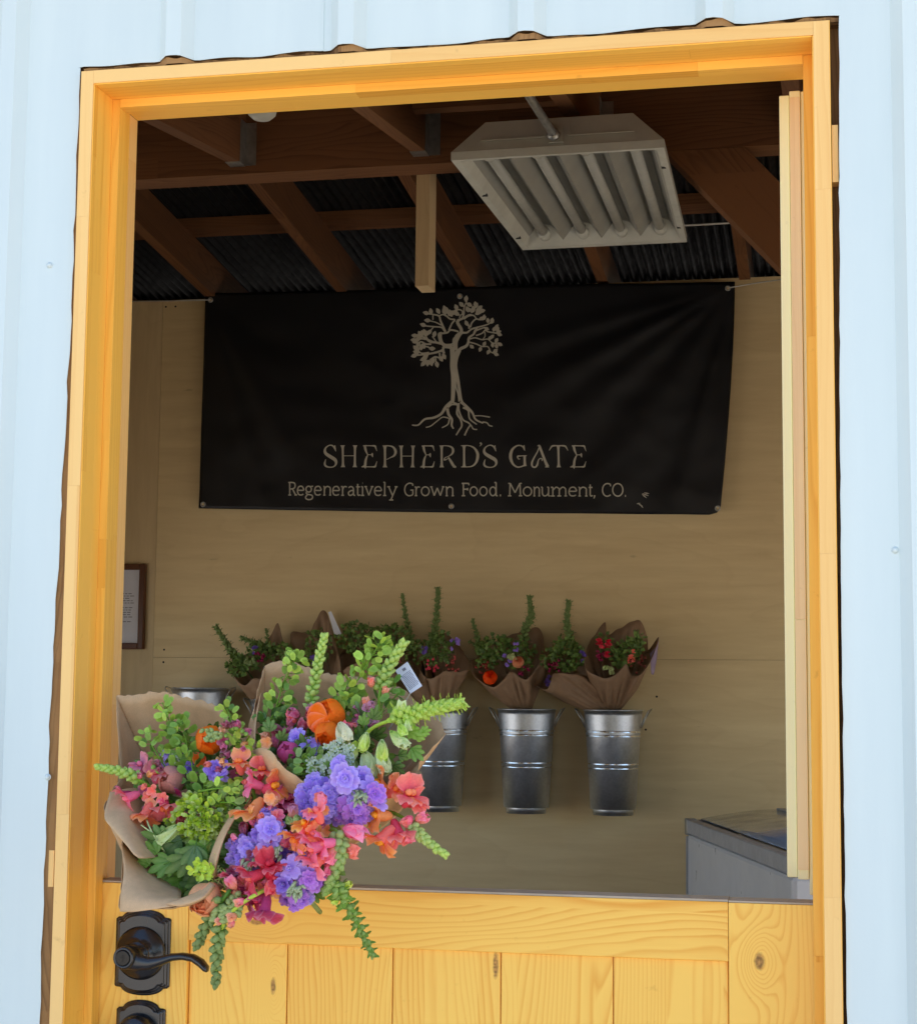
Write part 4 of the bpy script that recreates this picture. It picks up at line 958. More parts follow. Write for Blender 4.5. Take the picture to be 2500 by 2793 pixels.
# colour words (paint colours of the petals themselves)
GR = lin(126, 170, 52); GL = lin(192, 222, 82); GY = lin(210, 230, 66); GD = lin(56, 94, 36); GM = lin(92, 138, 50); GS = lin(152, 172, 104); GP = lin(206, 218, 150); GB = lin(66, 104, 66)
VI = lin(158, 120, 230); VL = lin(192, 164, 244); LI = lin(190, 122, 224); VD = lin(96, 58, 172)
PK = lin(252, 124, 162); CO = lin(255, 126, 108); CD = lin(232, 74, 100); OR = (1, .22, .012, 1); OD = (1, .095, .004, 1); OP = lin(255, 168, 92); YE = lin(255, 176, 20); BU = lin(148, 24, 74); MA = lin(196, 62, 122); RD = lin(216, 26, 60); PE = lin(240, 160, 120); MV = lin(186, 110, 150); CR = lin(226, 222, 180)

def ranunculus(q, o, ax, Rr, c_in, c_out, K=7, elong=1.0, closed=.0):
    ax = unit(ax); a, b_ = perp(ax)
    for k in range(K):
        f = (k+1)/K; r = Rr*(.16+.84*f); npet = 4 if k < 3 else 5; th_top = (.10+.50*f**1.5)*(1-closed*.5); th_bot = 2.5
        cc = mixc(c_in, c_out, f)
        for m_ in range(npet):
            az0 = 2*math.pi*(m_+.5*(k % 2)+.23*k)/npet; half = math.pi/npet*1.55
            cj = jit(cc, .22); ids = []
            NU_, NV_ = 6, 6; tj = random.uniform(-.10, .06)
            for i in range(NU_+1):
                t = i/NU_; row = []
                for j in range(NV_+1):
                    x = -1+2*j/NV_
                    th = th_bot+(th_top+tj+.30*abs(x)**2.2*.8-th_bot)*t
                    rr = r*(1+.05*t*t+.04*math.sin(x*3+k)+(.10*max(0, t-.75)*4*f if k >= K-2 else 0)) + .0006*x
                    ph = az0+half*x*min(1, .5+.5*t)*(1-.12*t)
                    p = o+ax*(rr*math.cos(th)*elong)+(a*math.cos(ph)+b_*math.sin(ph))*(rr*math.sin(th))
                    row.append(q.vert(p, mixc(cj, mixc(cj, c_out, .5), t)))
                ids.append(row)
            for i in range(NU_):
                for j in range(NV_): q.face((ids[i][j], ids[i][j+1], ids[i+1][j+1], ids[i+1][j]))
def stock_floret(q, o, ax, r, c, c2, double=True):
    ax = unit(ax); a, b_ = perp(ax); a0 = random.random()*6
    whorls = ((5, 1.0, .25, 0), (5, .74, .75, .5), (4, .42, 1.25, .2)) if double else ((4, 1.0, .2, 0), (3, .4, 1.2, .3))
    for n_, s_, lift, of in whorls:
        for k in range(n_):
            t = a0+2*math.pi*(k+of)/n_+random.uniform(-.16, .16); ra = a*math.cos(t)+b_*math.sin(t)
            d = ra*math.cos(lift)+ax*math.sin(lift)
            nn_ = ax*math.cos(lift)-ra*math.sin(lift)
            L = r*s_*random.uniform(.88, 1.1)
            petal(q, o+ax*.002*(1-s_), d, nn_, L, L*1.06, .12, -random.uniform(.0, .7), mixc(jit(c, .06), (.9, .9, .95, 1), .05), jit(c2, .06), ruf=.09, nu=4, nv=6, notch=.16)
    for k in range(3): blob(q, o+ax*.001+rv(.0008), ax+rv(.4), r*.3, r*.09, mixc(GL, c2, .4), c2, 5, 3)
def snap_floret(q, o, d, upv, s, tube, lip, thr):
    d = unit(d); u_ = unit(upv-d*upv.dot(d)); r_ = d.cross(u_)
    rings = []
    for t, rr in ((0, .10), (.18, .17), (.4, .18), (.6, .22)):
        rings.append([q.vert(o+d*s*t+(u_*math.cos(2*math.pi*k/8)*1.15+r_*math.sin(2*math.pi*k/8))*s*rr, mixc(tube, jit(tube, .1), t)) for k in range(8)])
    for i in range(3):
        for k in range(8): q.face((rings[i][k], rings[i][(k+1) % 8], rings[i+1][(k+1) % 8], rings[i+1][k]))
    m_ = o+d*s*.55
    for sg in (-1, 1):
        petal(q, m_+u_*s*.10+r_*sg*s*.06, u_*.85+d*.45+r_*sg*.34, -d+u_*.3, s*.66, s*.82, .18, -.75, tube, jit(lip, .08), ruf=.14, nu=5, nv=6, notch=.1)
    for sg in (-1, 0, 1):
        petal(q, m_-u_*s*.10+r_*sg*s*.09, -u_*(.55 if sg else .8)+d*.6+r_*sg*.75, d+u_*.5, s*(.56 if sg else .50), s*.70, .12, -.8, thr if sg == 0 else tube, jit(lip, .08), ruf=.14, nu=5, nv=6, notch=.06)
    for sg in (-1, 1): blob(q, m_+r_*sg*s*.07+u_*s*.02-d*s*.04, d, s*.26, s*.13, thr, mixc(thr, lip, .5), 7, 4, 0)
    for k in range(5):
        t = 2*math.pi*k/5; petal(q, o-d*s*.02, d+(u_*math.cos(t)+r_*math.sin(t))*.5, u_*math.cos(t)+r_*math.sin(t), s*.18, s*.12, .1, -.3, GM, GR, nu=2, nv=2)
def sepal_bud(q, o, d, L, r, c, cs, ns=3):
    blob(q, o, d, L, r, c, mixc(c, GP, .25), 7, 5)
    a, b_ = perp(d); t0 = random.random()*6
    for k in range(ns):
        t = t0+2*math.pi*k/ns; ra = a*math.cos(t)+b_*math.sin(t)
        petal(q, o+ra*r*.45, unit(d)*.9+ra*.42, -ra, L*.80, r*1.35, -.25, .75, cs, mixc(cs, GP, .18), nu=3, nv=2)
def spine(q, pts, sub=5, r0=.0022, r1=.0012, c=GM):
    c_ = [Vector(p) for p in catm([tuple(p) for p in pts], sub)]
    q.tube(c_, [r0+(r1-r0)*i/(len(c_)-1) for i in range(len(c_))], 6, cols=[c]*len(c_)); return c_
def spike(q, pts, n_, L0, L1, c0, c1, t0=0.25, style='bud', stem=GR, bias=None, r0=.0026):
    c_ = spine(q, pts, 6, r0, .0015, stem); N_ = len(c_)-1
    for i in range(n_):
        t = t0+(1-t0)*(i+.5)/n_; k = min(N_-1, int(t*N_)); fr_ = t*N_-k; p = c_[k].lerp(c_[k+1], fr_); d = unit(c_[k+1]-c_[k])
        a, b_ = perp(d); ph = i*2.399; ra = a*math.cos(ph)+b_*math.sin(ph)
        tt = (t-t0)/(1-t0); L = L0+(L1-L0)*tt; c = mixc(c0, c1, tt*.7+random.uniform(0, .3)); L *= random.uniform(.9, 1.1)
        out = ra*(1.05-.45*tt)+d*(.45+.7*tt)
        if style == 'bud': sepal_bud(q, p+ra*.001, out+rv(.12), L, L*.36, mixc(c, GP, .22), c)
        elif style == 'round': blob(q, p, out+rv(.12), L, L*.44, c, mixc(c, GP, .4), 7, 5, .1); petal(q, p, out+ra*.2, ra, L*.62, L*.6, .3, -.4, mixc(c, GD, .3), c, nu=3, nv=2)
        elif style == 'leafy':
            sepal_bud(q, p, out, L*.75, L*.25, mixc(c, GP, .15), c, 4)
            petal(q, p, out+ra*.4, d, L*1.0, L*.40, .15, -.6, mixc(c, GD, .25), c, nu=3, nv=2)
    if style != 'leafy':
        for k in range(4): blob(q, c_[-1]-d*L1*.3, d+rv(.3), L1*.9, L1*.33, c1, mixc(c1, GP, .4), 6, 4)
    else:
        for k in range(5): petal(q, c_[-1]-d*L1*.3, d+rv(.45), rv(1), L1*1.2, L1*.4, .2, .6, c1, mixc(c1, GP, .3), nu=3, nv=2)
def disc(q, o, n, d, r, c):
    # flat notched seed pod, thin lens
    n = unit(n); d = unit(d-n*d.dot(n)); s = n.cross(d); K = 10
    ids = []
    for sg in (1, -1):
        ce = q.vert(o+d*r+n*r*.14*sg, mixc(c, GM, .25)); rim = []
        for k in range(K):
            t = 2*math.pi*k/K; rr = r*(1-.18*math.exp(-(t/.35)**2)-.18*math.exp(-((t-2*math.pi)/.35)**2))
            rim.append(q.vert(o+d*(r+math.cos(t)*rr*1.25)+s*math.sin(t)*rr*.80+n*abs(math.sin(t))*rr*.18, mixc(c, GP, .12)))
        for k in range(K): q.face((ce, rim[k], rim[(k+1) % K]) if sg > 0 else (ce, rim[(k+1) % K], rim[k]))
def spray(q, pts, n_, r, c0, c1, t0=.1, spread=1.0, stem=GR):
    c_ = spine(q, pts, 6, .0013, .0007, stem); N_ = len(c_)-1; r *= .74; n_ = int(n_*1.5); spread *= 1.45
    for i in range(n_):
        t = t0+(1-t0)*(i+.5)/n_; k = min(N_-1, int(t*N_)); p = c_[k]; d = unit(c_[k+1]-c_[k]); a, b_ = perp(d); ph = i*2.399+random.uniform(-.4, .4)
        ra = unit(a*math.cos(ph)+b_*math.sin(ph)); e = p+(ra*.9+d*.5)*r*random.uniform(.6, 1.7)*spread*(1.15-.6*t)
        q.tube([p, (p+e)/2+d*r*.1, e], .0004, 3, cap=False, cols=[stem]*3)
        disc(q, e, unit(VF+rv(.9)), unit(ra+d*.6+rv(.3)), r*random.uniform(.75, 1.15)*(1-.25*t), jit(mixc(c0, c1, random.random()), .08))
def bell(q, o, d, L, r, c0, c1):
    d = unit(d); a, b_ = perp(d); t0 = random.random()*6
    for k in range(4):
        t = t0+2*math.pi*k/4; ra = a*math.cos(t)+b_*math.sin(t)
        petal(q, o+ra*r*.18, d+ra*.46, -ra, L*random.uniform(.92, 1.05), r*1.95, .50, .80, c0, c1, ruf=.03, nu=5, nv=4)
    for k in range(5):
        t = t0+2*math.pi*k/5; ra = a*math.cos(t)+b_*math.sin(t)
        petal(q, o-d*.001, d*.8+ra*.8, -ra, L*.32, r*.6, .1, .6, GM, GR, nu=2, nv=2)
def leaf(q, o, d, n, L, c, lobes=3, w=.32):
    L *= .86; w *= .78; lobes = 5 if lobes == 3 else lobes
    c2 = mixc(c, GR, .3)
    for k in range(lobes):
        a = (k-(lobes-1)/2)*.50; s = unit(d).cross(unit(n)); dd_ = unit(d)*math.cos(a)+s*math.sin(a)
        petal(q, o+unit(d)*L*.28*(1 if lobes > 1 else 0), dd_, n, L*(.78 if lobes > 1 else 1)*(1-.20*abs(k-(lobes-1)/2)), L*w, .12, -random.uniform(.1, .8), c, c2, nu=4, nv=2)
    if lobes > 1: q.tube([o, o+unit(d)*L*.5], .0006, 4, cols=[c2]*2)
def part(name, parent, q, mats=None): return q.build(name, mats or M_petal, parent, smooth=True)

# ---- kraft wraps: a sheet curved into an open cone between a traced rim and a gathered throat
def wrap_sheet(name, parent, rim, thr, throat_r, mt, rows=14, bulge=.02, crum=.006, lower=None, seed=0, solid=.0006, closed=True, sag=.5, jag=.0):
    rim = [at(*p) for p in rim]; thr = Vector(thr)
    L = rim + ([rim[0]] if closed else [])
    pts = catm([tuple(p) for p in L], 7); pts = [Vector(p) for p in pts]; n_ = len(pts)
    cen = sum(rim, Vector())/len(rim); ax = unit(cen-thr)
    q = MB(); q.sm = True; ids = []
    for r_ in range(rows+1):
        t = r_/rows; row = []
        for i, p in enumerate(pts):
            w_ = p-thr; w_ = w_-ax*w_.dot(ax); e = unit(w_) if w_.length > 1e-6 else Vector((0, 0, 1))
            base = thr+e*throat_r
            x = base.lerp(p, t)+e*bulge*math.sin(math.pi*t)*sag
            sd_ = seed*13.7
            rad = (e*math.sin(t*3.0)+ax*.3)
            # folds run from throat to rim; crumples near the throat
            fo = noise.noise(Vector((e.x*5+sd_, e.z*5, e.y*5+t*.7)))*crum*1.6*min(1, t*2.2)*(1 if t < .97 else .9)+noise.noise(p*14+Vector((t*4, sd_, 0)))*crum*.8*math.sin(math.pi*t)
            fo += (noise.noise(Vector((e.x*14+sd_, e.z*14, t*2)))*crum*.7)*(1-t)
            x = x+rad*fo
            if r_ == rows and jag: x = x+unit(p-thr)*jag*noise.noise(p*160)
            row.append(q.vert(x))
        ids.append(row)
    for a in range(rows):
        for i in range(n_-1): q.face((ids[a][i], ids[a][i+1], ids[a+1][i+1], ids[a+1][i]))
    if lower:
        lo = Vector(lower); row = [q.vert(lo+(Vector(q.v[k])-thr)*.75) for k in ids[0]]
        for i in range(n_-1): q.face((row[i], row[i+1], ids[0][i+1], ids[0][i]))
    return q.build(name, mt, parent, solid=solid)

# ================= foreground bouquets, laid over the closed lower door
ZT_ = 1.022
def fill_leaves(parent, spots, n_, seed, cols=(GD, GM, GD, GB), L=.04):
    random.seed(seed); q = MB()
    for i in range(n_):
        px, py, Y, s = random.choice(spots); p = at(px+random.uniform(-s, s), py+random.uniform(-s, s), Y+random.uniform(-.01, .02))
        leaf(q, p, Vector((random.uniform(-1, 1), -.5, random.uniform(-.9, .9))), VF+rv(.8), L*random.uniform(.6, 1.2), jit(random.choice(cols), .15), random.choice((3, 3, 1)))
    return part('foliage', parent, q, M_leaf)
def stems(parent, top, bot, n_, r=.02):
    q = MB()
    for i in range(n_):
        a = 2.4*i; rr = r*math.sqrt((i+.5)/n_); o = Vector((math.cos(a), math.sin(a), 0))*rr
        q.tube([bot+o*.9, (top+bot)/2+o*.7, top+o*.8], .0028, 6, cols=[GM]*3)
    part('stem_bundle', parent, q, M_leaf)
def snapd(parent, lst, seed, name='snapdragon'):
    """one snapdragon: florets as sub-parts of a stem mesh"""
    random.seed(seed); q = MB(); pts = [at(*p[:3]) for p in lst['stem']]
    if lst.get('spike'):
        s = lst['spike']; spike(q, pts, s[0], s[1], s[2], s[3], s[4], s[5], s[6], lst.get('stemc', GR))
    else: spine(q, pts, 5, .0026, .0018, lst.get('stemc', GR))
    o = part(name, parent, q, M_leaf)
    for f in lst.get('fl', ()):
        px, py, Y, ang, s, tube, lip, thr = f; s *= 1.08; tube = mixc(tube, (.8, .12, .2, 1), .12); lip = mixc(lip, (1, .52, .16, 1), .42) if lip == OR else mixc(lip, (1, .72, .70, 1), .10); f_ = MB(); a = R(ang)
        d = Vector((math.cos(a), -.55, math.sin(a)))+rv(.12); p = at(px, py, Y)
        snap_floret(f_, p-unit(d)*s*.35, d, Vector((0, -.35, 1))+rv(.25)+Vector((0, 0, 0)), s, jit(tube, .08), jit(lip, .06), jit(thr, .05)); part('floret', o, f_)
    for f in lst.get('buds', ()):
        px, py, Y, ang, L, r, c0, c1 = f; f_ = MB(); a = R(ang); d = Vector((math.cos(a), -.5, math.sin(a)))
        pbud(f_, at(px, py, Y)-unit(d)*L*.5, d, L*1.05, r*1.05, c0, jit(c1, .1))
        for k in range(3): petal(f_, at(px, py, Y)-unit(d)*L*.5, d+rv(.35), VF+rv(.8), L*.42, r*1.1, .2, .5, GM, GR, nu=2, nv=2)
        part('bud', o, f_)
    return o
def stockc(parent, fl, seed, greens=()):
    random.seed(seed); q = MB()
    c = [at(*f[:3]) for f in fl]; cen = sum(c, Vector())/len(c); spine(q, [cen+Vector((0, .09, -.03)), cen+Vector((0, .03, -.005)), cen], 4, .003, .0025, GS)
    for (px, py, Y) in greens:
        for k in range(10):
            p = at(px+random.uniform(-14, 14), py+random.uniform(-14, 14), Y+.004); blob(q, p, VF*.5+Vector((random.uniform(-.6, .6), 0, random.uniform(-1, .2))), .011, .0022, GS, mixc(GS, (.8, .8, .85, 1), .35), 6, 4)
    o = part('stock_flower', parent, q, M_leaf)
    for (px, py, Y, r, c0, c1, dbl) in fl:
        f_ = MB(); p = at(px, py, Y); e = unit(p-cen)*.35 if (p-cen).length > .003 else Vector((0, 0, 0))
        stock_floret(f_, p, VF+e+Vector((0, 0, .15))+rv(.28), r, c0, c1, dbl); part('floret', o, f_)
    return o
px2 = .00041

# -------- bouquet A (left)
TA = Vector(at(520, 2365, .12)); TA.z = max(TA.z, 1.05)
bA = empty('bouquet', TA); tag(bA, 'left foreground bouquet in brown kraft paper, draped over the door above the lever', 'bouquet', 'wrapped bouquets laid over the lower door')
wrap_sheet('paper_wrap', bA, [(318, 1900, .03), (380, 1892, .04), (445, 1891, .045), (520, 1905, .045), (585, 1925, .04), (640, 1965, .03), (690, 2020, .02), (740, 2120, .0), (740, 2240, -.03), (680, 2350, -.07), (610, 2420, -.13), (575, 2440, -.17), (535, 2462, -.185), (470, 2476, -.18), (400, 2480, -.17), (331, 2482, -.16),
    (332, 2420, -.15), (336, 2300, -.13), (312, 2255, -.12), (290, 2218, -.11), (287, 2200, -.09), (312, 2150, -.05), (328, 2110, -.02), (322, 2010, .01)], TA, .03, M_kraft, seed=1, bulge=.024, crum=.008, lower=TA+Vector((0, .05, -.10)), jag=.004)
# folded flap of the same wrap at the lower left and the curled corner
def flap(name, parent, grid_, mt=M_kraft, sub=5, crum=.003, solid=.0006):
    rows = [catm([tuple(at(*p)) for p in r], sub) for r in grid_]
    cols_ = [catm([rows[i][j] for i in range(len(rows))], sub) for j in range(len(rows[0]))]
    q = MB(); q.sm = True
    for c_ in cols_:
        for p in c_:
            p = Vector(p); nz = noise.noise(p*28)*crum; q.vert(p+Vector((0, nz, nz*.3)))
    m_ = len(cols_[0])
    for j in range(len(cols_)-1):
        for i in range(m_-1): k = j*m_+i; q.face((k, k+1, k+m_+1, k+m_))
    return q.build(name, mt, parent, solid=solid)
flap('paper_fold', bA, [[(300, 2160, -.06), (370, 2150, -.04), (420, 2170, .0)], [(284, 2225, -.12), (350, 2250, -.13), (430, 2270, -.06)], [(300, 2255, -.135), (375, 2330, -.17), (440, 2310, -.09)], [(345, 2300, -.14), (384, 2340, -.165), (450, 2330, -.10)]], crum=.007)
flap('paper_fold', bA, [[(330, 2302, -.145), (370, 2335, -.12), (450, 2390, -.08)], [(336, 2380, -.165), (400, 2410, -.16), (490, 2430, -.13)], [(331, 2440, -.185), (400, 2450, -.19), (500, 2452, -.18)], [(330, 2484, -.19), (420, 2482, -.2), (535, 2464, -.19)]], crum=.006)
flap('paper_curl', bA, [[(452, 2466, -.196), (520, 2440, -.19), (575, 2405, -.17)], [(490, 2474, -.20), (545, 2452, -.215), (583, 2412, -.185)], [(520, 2470, -.19), (560, 2450, -.195), (590, 2418, -.17)]], crum=.002)
stems(bA, TA+Vector((0, 0, -.02)), TA+Vector((.01, .075, -.28)), 14)
fill_leaves(bA, [(500, 2150, -.03, 80), (560, 2080, -.02, 70), (620, 2180, -.05, 60), (500, 2320, -.06, 60), (560, 2280, -.08, 60), (430, 2200, -.04, 50), (530, 2370, -.1, 50), (670, 2120, -.03, 50)], 150, 11)
# dark lobed leaves at the bottom
random.seed(5); q = MB()
for px, py, a, L in ((500, 2290, 200, .05), (520, 2330, 210, .05), (470, 2350, 190, .045), (490, 2380, 200, .05), (540, 2350, 260, .05), (530, 2400, 250, .04), (580, 2330, 240, .045), (440, 2300, 200, .05), (480, 2400, 215, .045), (560, 2300, 230, .05), (520, 2290, 280, .05), (600, 2290, 250, .04), (455, 2310, 160, .045), (505, 2410, 230, .04), (400, 2380, 150, .03), (420, 2350, 130, .03), (540, 2385, 200, .04)):
    a = R(a+random.uniform(-15, 15)); leaf(q, at(px+20, py-10, -.12+random.uniform(-.02, .02)), Vector((math.cos(a), -.4, math.sin(a))), VF+rv(.3), L, jit(random.choice((GD, GM, GB)), .12), 3, .36)
part('lobed_leaf_spray', bA, q, M_leaf)
sprays = [([(520, 2120, -.04), (490, 2040, -.04), (465, 1975, -.03), (443, 1915, -.03)], 26, .0085, GR, GL), ([(500, 2090, -.05), (510, 2030, -.05), (490, 1965, -.045)], 20, .0088, GM, GR), ([(480, 2130, -.05), (430, 2060, -.05), (400, 2000, -.045)], 18, .0085, GM, GL), ([(560, 2200, -.06), (530, 2120, -.06), (520, 2050, -.05)], 18, .009, GM, GR),
          ([(690, 2160, -.08), (680, 2080, -.08), (645, 2000, -.075)], 22, .0080, GL, GY), ([(700, 2130, -.08), (715, 2090, -.08), (700, 2040, -.08)], 12, .008, GL, GY), ([(650, 2030, -.03), (630, 1960, -.03), (615, 1925, -.02)], 16, .007, GM, GL), ([(540, 2160, -.1), (600, 2150, -.12), (650, 2160, -.12)], 18, .008, GR, GL), ([(570, 2190, -.1), (630, 2190, -.12), (660, 2210, -.12)], 14, .0085, GR, GS)]
for i, (p, n_, r, c0, c1) in enumerate(sprays):
    random.seed(40+i); q = MB(); spray(q, [at(*k) for k in p], n_, r, c0, c1); part('seed_pod_spray', bA, q, M_leaf)
random.seed(3); q = MB(); ranunculus(q, at(572, 2018, -.045), VF+Vector((.1, 0, .1)), .0175, OD, OR, 11, 1.2, .7); 
petal(q, at(560, 2062, -.045), Vector((-.6, -.4, -.5)), VF, .018, .03, .2, .5, OD, OR); part('ranunculus', bA, q)
random.seed(4); q = MB(); ranunculus(q, at(468, 2128, -.055), VF+Vector((-.3, 0, .3)), .0165, PE, lin(236, 168, 150), 6, 1.15, .9); petal(q, at(480, 2165, -.07), Vector((.5, -.4, .3)), VF, .018, .02, .3, .6, BU, MA); part('ranunculus', bA, q)
stockc(bA, [(592, 2100, -.095, .0175, VD, VI, True), (606, 2118, -.10, .010, VI, VL, False)], 21)
stockc(bA, [(455, 2055, -.03, .011, VI, VL, False), (505, 2060, -.035, .012, VI, VL, True), (450, 2095, -.05, .009, VI, VL, False), (520, 2095, -.05, .010, VD, VI, True)], 22, [(470, 2070, -.05)])
snapd(bA, dict(stem=[(470, 2190, -.05), (415, 2150, -.08), (360, 2115, -.10), (310, 2100, -.11), (268, 2092, -.115)], spike=(34, .0105, .0065, GR, GL, .40, 'round')), 31)
snapd(bA, dict(stem=[(500, 2240, -.05), (440, 2210, -.07), (385, 2170, -.07), (385, 2110, -.06)], fl=[(385, 2095, -.065, 95, .022, MV, lin(228, 128, 140), PK), (425, 2120, -.068, 70, .024, PK, lin(232, 130, 130), CO), (360, 2172, -.085, 200, .026, PK, CO, PK), (402, 2212, -.095, 250, .028, CO, OR, YE), (448, 2190, -.09, 300, .03, CD, CO, OR), (345, 2165, -.07, 180, .018, MA, PK, PK), (485, 2232, -.085, 330, .022, CD, PK, CO)],
    buds=[(430, 2100, -.06, 60, .016, .006, MA, BU), (490, 2215, -.08, 320, .016, .006, PK, CO)]), 32)
snapd(bA, dict(stem=[(700, 2300, -.06), (700, 2200, -.10), (675, 2100, -.10)], fl=[(655, 2092, -.105, 100, .026, CO, OP, OR), (700, 2080+60, -.12, 160, .026, PK, lin(240, 110, 140), PK), (737, 2150, -.125, 20, .030, CD, OR, YE), (697, 2205, -.14, 240, .036, OP, OR, YE), (738, 2190, -.12, 320, .026, CD, PK, CO), (712, 2110, -.11, 70, .024, CD, CO, OR), (760, 2185, -.10, 0, .024, CD, MA, CO)], buds=[(676, 2140, -.11, 120, .014, .0055, PK, CO)]), 33)
# chartreuse sepal head and small pink buds
random.seed(9); q = MB(); spine(q, [at(560, 2330, -.05), at(550, 2270, -.09), at(520, 2200, -.12)], 5, .0025, .002, GR)
for k in range(150):
    a = random.random()*6.28; rr = math.sqrt(random.random()); p = at(545+78*rr*math.cos(a), 2235+62*rr*math.sin(a), -.135+.045*rr*rr)
    n_ = VF+Vector((math.cos(a)*rr, 0, -math.sin(a)*rr))*.9
    for j in range(4): petal(q, p, unit(n_)+rv(.9), VF, .0115, .0066, .3, .5, jit(GL, .1), jit(GY if random.random() < .5 else GP, .08), nu=2, nv=2)
part('green_sepal_head', bA, q, M_leaf)
random.seed(10); q = MB()
for px, py in ((565, 1995), (578, 2005), (590, 2000), (560, 2010), (575, 2018), (600, 2010)): 
    for j in range(4): sepal_bud(q, at(px+random.uniform(-8, 8), py+random.uniform(-8, 8), -.09), VF+rv(.9), .008, .0028, GS, mixc(GS, GR, .5))
part('bud_cluster', bA, q, M_leaf)
random.seed(12); q = MB()
for px, py, c in ((608, 1995, PE), (614, 2022, MA), (640, 1980, BU), (655, 1985, MA), (625, 1985, BU), (620, 2045, BU), (600, 2058, BU), (632, 2050, MA), (660, 1992, MA), (655, 2240, CO), (625, 2245, PE), (645, 2228, PE), (690, 2258, CO), (600, 2240, GS), (610, 2225, GS), (415, 2080, BU), (430, 2100, BU)):
    pbud(q, at(px, py, -.085), VF+rv(.9), .013, .0052, mixc(c, GR, .35), jit(c, .12))
    sepal_bud(q, at(px+9, py+8, -.088), VF+rv(.9), .008, .003, GR, GS)
part('small_bud_cluster', bA, q)
random.seed(13); q = MB(); bell(q, at(492, 2252, -.115), Vector((-.65, -.45, -.55)), .034, .0105, GP, mixc(GP, GL, .3)); part('bell_bud', bA, q)
q = MB(); bell(q, at(570, 2275, -.11), Vector((-.1, -.5, -.8)), .026, .011, GP, GL); part('bell_bud', bA, q)
random.seed(14); q = MB()
for px, py in ((540, 2352), (560, 2365), (550, 2385), (535, 2375), (568, 2385), (575, 2360)):
    for j in range(5): t = j*1.257; petal(q, at(px, py, -.165)+rv(.004), Vector((math.cos(t), -.3, math.sin(t)))+rv(.5), VF+rv(.6), .0095, .0075, .3, .4, GY, GL, nu=3, nv=2)
for k in range(26): p = at(572+random.uniform(-10, 34), 2375+random.uniform(-30, 30), -.15); petal(q, p, rv(1)+VF*.4, VF, .014, .002, 0, .2, GL, GP, nu=2, nv=2)
part('chartreuse_blossom', bA, q, M_leaf)
q = MB(); spine(q, [at(450, 2325, -.12), at(415, 2270, -.13), at(400, 2235, -.11)], 4, .0011, .0009, GP); spine(q, [at(415, 2272, -.13), at(385, 2250, -.13)], 3, .0009, .0007, GP); part('bare_stem', bA, q, M_leaf)
adopt(bA)

# -------- bouquet B (upper right)
TB = Vector(at(800, 2330, .115)); TB.z = max(TB.z, 1.06)
bB = empty('bouquet', TB); tag(bB, 'upper foreground bouquet with tall green spikes, orange ranunculus and a small white card', 'bouquet', 'wrapped bouquets laid over the lower door')
wrap_sheet('paper_wrap', bB, [(722, 1818, .03), (750, 1806, .035), (800, 1806, .04), (848, 1822, .045), (895, 1838, .05), (960, 1842, .055), (1025, 1848, .05), (1075, 1868, .04), (1115, 1892, .03), (1170, 1945, .0), (1214, 1994, -.03), (1180, 2040, -.05), (1146, 2078, -.07), (1146, 2108, -.08), (1152, 2142, -.10),
    (1120, 2122, -.10), (1085, 2142, -.11), (1020, 2170, -.10), (950, 2172, -.10), (880, 2160, -.125), (815, 2122, -.14), (770, 2088, -.145), (742, 2052, -.14), (714, 2036, -.12), (694, 2042, -.07), (690, 1985, -.03), (700, 1900, .0)], TB, .03, M_kraft, seed=4, bulge=.025, crum=.008, lower=TB+Vector((0, .05, -.11)), jag=.004)
flap('paper_edge', bB, [[(697, 2050, -.06), (672, 2060, -.03)], [(698, 1970, -.035), (676, 1990, .0)], [(712, 1890, .0), (694, 1930, .02)]], crum=.002)
stems(bB, TB+Vector((0, 0, -.02)), TB+Vector((-.01, .08, -.28)), 14)
fill_leaves(bB, [(830, 2020, -.04, 70), (900, 2060, -.06, 70), (980, 2040, -.05, 50), (760, 2000, -.02, 40), (860, 2110, -.09, 60), (940, 2000, -.03, 60)], 100, 15)
for i, (p, n_, r, c0, c1, sp) in enumerate([([(735, 2010, -.01), (750, 1940, -.02), (775, 1860, -.02), (800, 1810, -.02), (808, 1795, -.02)], 34, .0085, GM, GL, 1.1), ([(730, 2040, -.01), (740, 1960, -.02), (790, 1880, -.02)], 14, .0085, GM, GR, 1.1), ([(1000, 2000, -.02), (950, 1910, -.03), (985, 1840, -.03), (1020, 1780, -.03), (1045, 1745, -.03)], 46, .0088, GR, GL, 1.2), ([(960, 1990, -.03), (935, 1920, -.03), (945, 1870, -.03)], 20, .0085, GM, GL, 1.3), ([(960, 2020, -.03), (925, 1950, -.03), (925, 1900, -.03)], 10, .0085, GM, GR, 1.3), ([(1040, 1960, -.03), (1045, 1910, -.03), (1080, 1870, -.02)], 14, .009, GM, GR, 1.1), ([(800, 2120, -.10), (840, 2080, -.12), (900, 2060, -.12)], 22, .0070, GM, GS, 1.3), ([(900, 2130, -.10), (930, 2080, -.12), (940, 2020, -.1)], 20, .0065, GM, GS, 1.3), ([(860, 2140, -.10), (850, 2100, -.12), (830, 2080, -.12)], 14, .0075, GM, GR, 1.3)]):
    random.seed(60+i); q = MB(); spray(q, [at(*k) for k in p], n_, r, c0, c1, .08, sp); part('seed_pod_spray', bB, q, M_leaf)
snapd(bB, dict(stem=[(843, 2020, -.05), (843, 1950, -.055), (858, 1860, -.05), (872, 1790, -.045), (884, 1737, -.04)], spike=(46, .0110, .0075, GR, GL, .28, 'bud')), 71)
